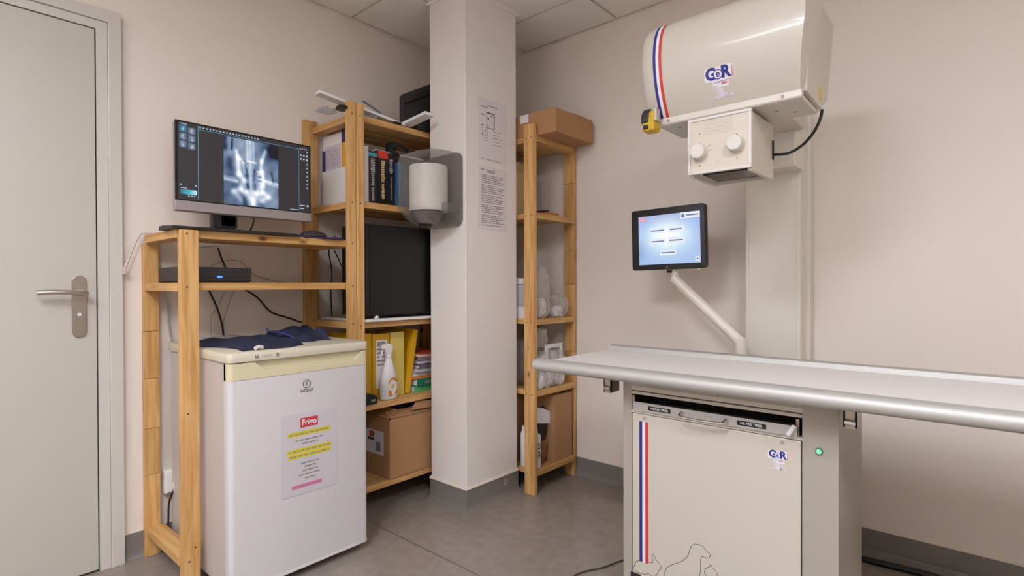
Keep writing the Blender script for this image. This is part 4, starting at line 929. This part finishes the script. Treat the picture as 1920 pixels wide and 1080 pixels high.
g.build('panel_table', mat('print_tan', (200, 188, 172), .6), cp, kind='stuff')
B(kx1, kx1+.002, 1.728, 1.742, 1.405, 1.462).build('connector', RUBBER, xr)
MB().tube([(-.352, 1.745, 1.53), (-.360, 1.75, 1.50), (-.378, 1.752, 1.467), (-.405, 1.75, 1.438), (-.44, 1.745, 1.42), (-.478, 1.738, 1.42)], .0042, 8).build('head_cable', CABK, xr, smooth=True)
# tape measure
tm = thing('tape_measure', (-.765, 1.53, 1.49), 'yellow and black tape measure clipped to the left end of the x-ray head', 'tape measure')
TY = mat('tape_yellow', (196, 160, 30), .4)
MB().prism([(1.500, 1.492), (1.532, 1.488), (1.545, 1.497), (1.545, 1.540), (1.532, 1.556), (1.515, 1.556), (1.502, 1.544), (1.497, 1.52)], 0, -0.782, -0.746).xf(lambda p: p+Vector((.005, -.014, 0))).build('tape_case', TY, tm, bevel=.003)
MB().prism([(1.4955, 1.515), (1.51, 1.512), (1.53, 1.514), (1.540, 1.545), (1.530, 1.560), (1.513, 1.560), (1.500, 1.546), (1.4945, 1.53)], 0, -0.786, -0.761).xf(lambda p: p+Vector((.005, -.014, 0))).build('rubber_grip', DARKP, tm, bevel=.004)
B(-0.779, -0.763, 1.494, 1.5, 1.497, 1.508).xf(lambda p: p+Vector((.005, -.014, 0))).build('tape_mouth', BLACKP, tm, bevel=.002)
B(-0.748, -0.740, 1.505, 1.53, 1.520, 1.555).xf(lambda p: p+Vector((.005, -.014, 0))).build('belt_clip', ALU, tm)

# ------------------------------------------------------------------ examination table with cabinet
et = thing('xray_table', (-.57, 1.7, 0), 'long brushed metal x-ray table on a cream cabinet', 'table')
TX0, TX1 = -1.148, .95
TOPM = mat('table_top_laminate', (230, 224, 220), .6, 0, var=.02, scale=30)
B(TX0+.004, TX1, 1.455, 1.915, .757, .772).build('tabletop', TOPM, et)
frail = [(1.462, .7725), (1.458, .7835), (1.44, .785), (1.428, .7825), (1.418, .774), (1.4155, .763), (1.419, .752), (1.43, .745), (1.455, .745), (1.462, .757)]
MB().loft([[(x, y, z) for y, z in frail] for x in (TX0, TX1)]).build('front_rail', ALU, et, smooth=True)
brail = [(1.905, .7725), (1.912, .787), (1.93, .7915), (1.946, .788), (1.953, .776), (1.953, .757), (1.945, .748), (1.905, .748)]
MB().loft([[(x, y, z) for y, z in brail] for x in (TX0-.0, TX1)]).build('rear_rail', ALU, et, smooth=True)
CX0, CX1, CY0, CY1 = -.872, -.274, 1.536, 1.87
DOORY = 1.534
for x in (-.912, -.245):
    br = MB().box(x-.014, x+.014, CY0-.03, CY0-.026, .688, .744).box(x-.014, x-.010, CY0-.03, CY0+.02, .69, .744).box(x+.010, x+.014, CY0-.03, CY0+.02, .69, .744).box(x-.014, x+.014, CY0-.03, CY0+.02, .742, .7445)
    bo_ = br.build('clamp_bracket', STEEL, et)
    MB().tube([(x-.01, CY0-.034, .704), (x+.012, CY0-.034, .703)], .006, 8).build('clamp_bolt', CHROME, bo_, smooth=True)
for x in (-.78, -.57, -.36): B(x-.02, x+.02, 1.47, 1.90, .735, .757).build('cross_bar', STEEL, et)
# cabinet shell (front margin, sides, slot surround)
B(CX0, CX1, CY0+.01, CY1, .0, .735).build('cabinet_shell', XGREY, et, bevel=.003) if False else None
MB().box(CX0, CX0+.012, CY0, CY1, 0, .735).box(CX1-.012, CX1, CY0, CY1, 0, .735).box(CX0+.012, CX1-.012, CY1-.012, CY1, 0, .735).box(CX0+.012, CX1-.012, CY0, CY1-.012, .715, .735).build('cabinet_shell', CABM, et)
B(CX0+.012, -.842, CY0, CY0+.03, 0, .7148).build('front_margin', CABM, et)
B(-.355, CX1-.012, CY0, CY0+.03, 0, .7148).build('front_margin', CABM, et)
B(-.842, -.355, CY0, CY0+.02, .7025, .7148).build('top_strip', XCREAM, et)
B(-.842, -.355, CY0+.006, CY0+.02, .7, .7024).build('top_groove', GAP, et)
B(-.842, -.355, CY0-.002, CY0+.02, .690, .6998).build('slot_head', XCREAM, et, bevel=.002)
B(-.8415, -.3555, CY0+.14, CY0+.16, .63, .69).build('slot_back', RUBBER, et)
B(-.8415, -.3555, CY0+.004, CY0+.14, .632, .638).build('slot_floor', XCREAM, et)
B(-.842, -.355, CY0-.001, CY0+.012, .632, .640).build('slot_lip', XCREAM, et)
db = B(-.8395, -.358, DOORY, CY0+.012, .06, .630).build('cabinet_door', XCREAM, et, bevel=.0025)
B(-.8415, -.3565, CY0+.012, CY0+.02, .03, .69-.06).build('door_shadow_gap', GAP, et)
MB().box(CX0, CX1, CY0+.012, CY1, .0, .03).build('plinth', XGREY, et)
tr = thing_part = MB().box(-.832, -.365, CY0-.008, CY0-.004, .641, .668).box(-.832, -.365, CY0-.004, CY0+.12, .641, .644).build('cassette_tray', ALU, et)
for x in (-.836, -.366): B(x-.004, x+.004, CY0, CY0+.12, .641, .685).build('tray_runner', STEEL, et)
MB().tube([(-.372, CY0-.008, .668), (-.378, CY0-.02, .655), (-.384, CY0-.022, .646)], .006, 8).build('tray_catch', WHITEP, et, smooth=True)
for x0, x1 in ((-.782, -.709), (-.516, -.440)):
    lbp = B(x0, x1, CY0-.0088, CY0-.0082, .6475, .6605).build('tray_label', BLACKP, tr)
    mb = MB(); vs, fs = text_mesh('NE PAS TIRER', .0095, .0002); mb.add([((x0+x1)/2+p[0], CY0-.0092, .654+p[1]) for p in vs], fs); mb.build('label_lettering', PWHITE, lbp)
MB().tube([(-.672, CY0-.008, .658), (-.671, CY0-.03, .656), (-.655, CY0-.044, .652), (-.56, CY0-.044, .652), (-.544, CY0-.03, .656), (-.543, CY0-.008, .658)], .0038, 8).build('tray_handle', CHROME, tr, smooth=True)
for x in (-.797, -.403): MB().lathe([(.0045, -.002), (.005, 0)], (x, DOORY, .620), 12, 'Y').build('door_screw', CHROME, db, smooth=True)
for x0, x1, m in ((-.8147, -.8045, BLUE), (-.8045, -.7945, PWHITE), (-.7945, -.7842, RED)):
    MB().add([(x0, DOORY-.0005, .17), (x1, DOORY-.0005, .17), (x1, DOORY-.0005, .608), (x0, DOORY-.0005, .608)], [(0, 1, 2, 3)]).build('stripe', m, db)
logo(on_cab, -.4125, .5845, .52, db)
RAB = [(-0.8359, 0.1404), (-0.8326, 0.1493), (-0.8284, 0.1623), (-0.8156, 0.1713), (-0.7958, 0.1774), (-0.7854, 0.1766), (-0.7701, 0.179), (-0.7721, 0.2056), (-0.767, 0.2054), (-0.759, 0.1921), (-0.7459, 0.1824), (-0.741, 0.1729), (-0.75, 0.1624), (-0.755, 0.1494), (-0.7621, 0.1407), (-0.7732, 0.1368), (-0.7855, 0.141), (-0.7938, 0.1349), (-0.8126, 0.1321), (-0.8273, 0.1337), (-0.8359, 0.1404)]
DOG = [(-.735, .09), (-0.7311, 0.1516), (-0.7301, 0.1655), (-0.7242, 0.1805), (-0.7076, 0.1944), (-0.6884, 0.2064), (-0.6733, 0.2178), (-0.6602, 0.233), (-0.6555, 0.2453), (-0.6518, 0.2591), (-0.6454, 0.2728), (-0.6353, 0.2795), (-0.6235, 0.2809), (-0.6118, 0.2789), (-0.6056, 0.2703), (-0.5906, 0.2629), (-0.595, 0.2518), (-0.6021, 0.2486), (-0.6163, 0.2495), (-0.6199, 0.2409), (-0.6203, 0.2036), (-0.6254, 0.1888), (-.63, .14), (-.625, .09), (-.735, .09)]
CAT = [(-.60, .10), (-.592, .15), (-0.5995, 0.198), (-0.6096, 0.2038), (-0.6065, 0.218), (-0.5959, 0.2252), (-0.5906, 0.2343), (-0.5854, 0.2262), (-0.5758, 0.2199), (-0.5724, 0.2133), (-0.571, 0.208), (-.555, .16), (-.54, .10), (-.60, .10)]
for nm, pts in (('rabbit_outline', RAB), ('dog_outline', DOG), ('cat_outline', CAT)):
    mb = MB()
    for p, q in zip(pts, pts[1:]):
        d = Vector((q[0]-p[0], 0, q[1]-p[1])); l = d.length
        if l < 1e-5: continue
        e = d/l*.0004; tick(mb, p[0]-e.x, p[1]-e.z, q[0]+e.x, q[1]+e.z, .0016, DOORY)
    mb.build(nm, PRINT, db)
B(-.845, -.81, DOORY-.001, DOORY, .10, .128).build('dark_corner', GAP, db)
MB().lathe([(.0, -.006), (.007, -.006), (.0085, -.004), (.0085, 0)], (-.316, CY0, .613), 18, 'Y').build('lamp_ring', mat('lamp_green_ring', (60, 130, 90), .3), et, smooth=True)
MB().lathe([(.0, -.0075), (.0055, -.007), (.006, -.0055)], (-.316, CY0, .613), 16, 'Y').build('indicator_lamp', emitm('green_glow', (120, 255, 180), 1.6), et, smooth=True)

# ------------------------------------------------------------------ touch monitor on its arm
to = thing('touch_monitor', (-.723, 2.15, .0), 'black touch monitor with a blue menu screen on a bent white arm', 'monitor')
MY = 2.125
def roll(mb): return mb.rot((-1.0, MY, 1.225), 'Y', -.02)
roll(MB().loft([rr(-1.163, -.840, 1.096, 1.354, .012, y, 4) for y in (MY, MY+.03)])).build('housing', BLACKP, to, bevel=.002, smooth=True)
roll(MB().loft([rr(-1.09, -.91, 1.13, 1.32, .02, y, 4) for y in (MY+.03, MY+.055)])).build('back_box', BLACKP, to)
sc = roll(B(-1.131, -.857, MY-.0008, MY+.001, 1.117, 1.3265)).build('screen', BEZ, to)
def xz(x0, x1, z0, z1, y):
    R = Matrix.Rotation(-.02, 3, 'Y'); pv = Vector((-1.0, MY, 1.225))
    return lambda u, v: tuple(R @ (Vector((x0+(x1-x0)*u, y, z1+(z0-z1)*v))-pv)+pv)
def touch(u, v):
    g = math.exp(-((u-.48)**2/.12+(v-.42)**2/.09))*.55
    base = (.30+.1*v, .45+.12*v, .88)
    if v < .14: base = (.34, .44, .80)
    dk = .25*math.exp(-(u**2/.02+(v-.75)**2/.05))
    return tuple(min(1, max(0, b+g*(1.2 if i < 2 else .3)-dk*.5)) for i, b in enumerate(base))
MSG = colour_grid('menu_picture', vcol_mat('menu_glow', .95), 48, 36, xz(-1.129, -.859, 1.1185, 1.325, MY-.001), touch, sc)
BTN = emitm('menu_button', (236, 242, 255), .92); BTX = emitm('menu_text', (120, 132, 165), .8); BRED = emitm('menu_red', (236, 170, 190), .9)
def onscreen(name, m, rs, off):
    f = xz(-1.129, -.859, 1.1185, 1.325, MY-off); mb = MB()
    for u0, u1, v0, v1 in rs: MB().add([f(u0, v0), f(u1, v0), f(u1, v1), f(u0, v1)], [(0, 1, 2, 3)]).build(name, m, sc)
onscreen('menu_button', BTN, [(.20, .445, .25, .37), (.50, .755, .25, .37), (.20, .445, .47, .59), (.50, .755, .47, .59), (.36, .62, .72, .82), (.70, 1.0, .0, .12), (.92, .985, .88, .96)], .0016)
onscreen('menu_text', BTX, [(.215, .43, .30, .325), (.53, .72, .30, .325), (.22, .43, .52, .545), (.515, .735, .52, .545), (.38, .60, .76, .785), (.79, .98, .05, .075), (.715, .765, .03, .10), (.94, .965, .90, .94)], .002)
onscreen('menu_tag', BRED, [(.01, .13, .02, .10)], .0016)
roll(MB().lathe([(.003, -.001), (.003, .0)], (-1.002, MY-.0006, 1.106), 10, 'Y')).build('maker_mark', PGREY, to)
MB().lathe([(.003, -.004), (.0035, 0)], (-.868, MY+.006, 1.097), 10).build('power_light', emitm('lime_glow', (190, 230, 60), 1.0), to)
MB().tube([(-1.0, MY+.02, 1.094), (-1.0, MY+.02, 1.082)], .010, 10).build('cable_socket', RUBBER, to)
ARM = mat('arm_white_enamel', (226, 218, 206), .3, var=.01)
MB().tube([(-.985, MY+.042, 1.14), (-.985, MY+.042, 1.06)], .017, 14).build('mount_post', ARM, to, smooth=True)
MB().tube([(-.987, MY+.04, 1.062), (-.973, MY+.04, 1.046), (-.731, MY+.04, .822), (-.718, MY+.04, .806)], .0215, 18, smooth=False).build('arm_tube', ARM, to, smooth=True)
MB().tube([(-.717, MY+.04, .825), (-.717, MY+.04, .0)], .0225, 18).build('floor_post', ARM, to, smooth=True)
MB().lathe([(.09, 0), (.09, .01), (.03, .014)], (-.717, MY+.04, 0), 24).build('floor_plate', ARM, to)

# ------------------------------------------------------------------ cords on the floor
cable('floor_cord', [(-1.02, 1.25, .003), (-1.085, 1.45, .003), (-1.095, 1.60, .003), (-1.05, 1.70, .003), (-1.024, 1.786, .003), (-.98, 1.9, .003), (-.90, 2.05, .003)], .003, mat('brown_cord', (66, 58, 52), .5), 'dark cord lying on the floor left of the cabinet')
cable('floor_cord', [(-.60, 2.40, .012), (-.35, 2.372, .012), (-.175, 2.385, .012), (.1, 2.38, .012), (.6, 2.39, .012), (1.2, 2.38, .012)], .011, CABK, 'thick black cable along the back wall skirting')
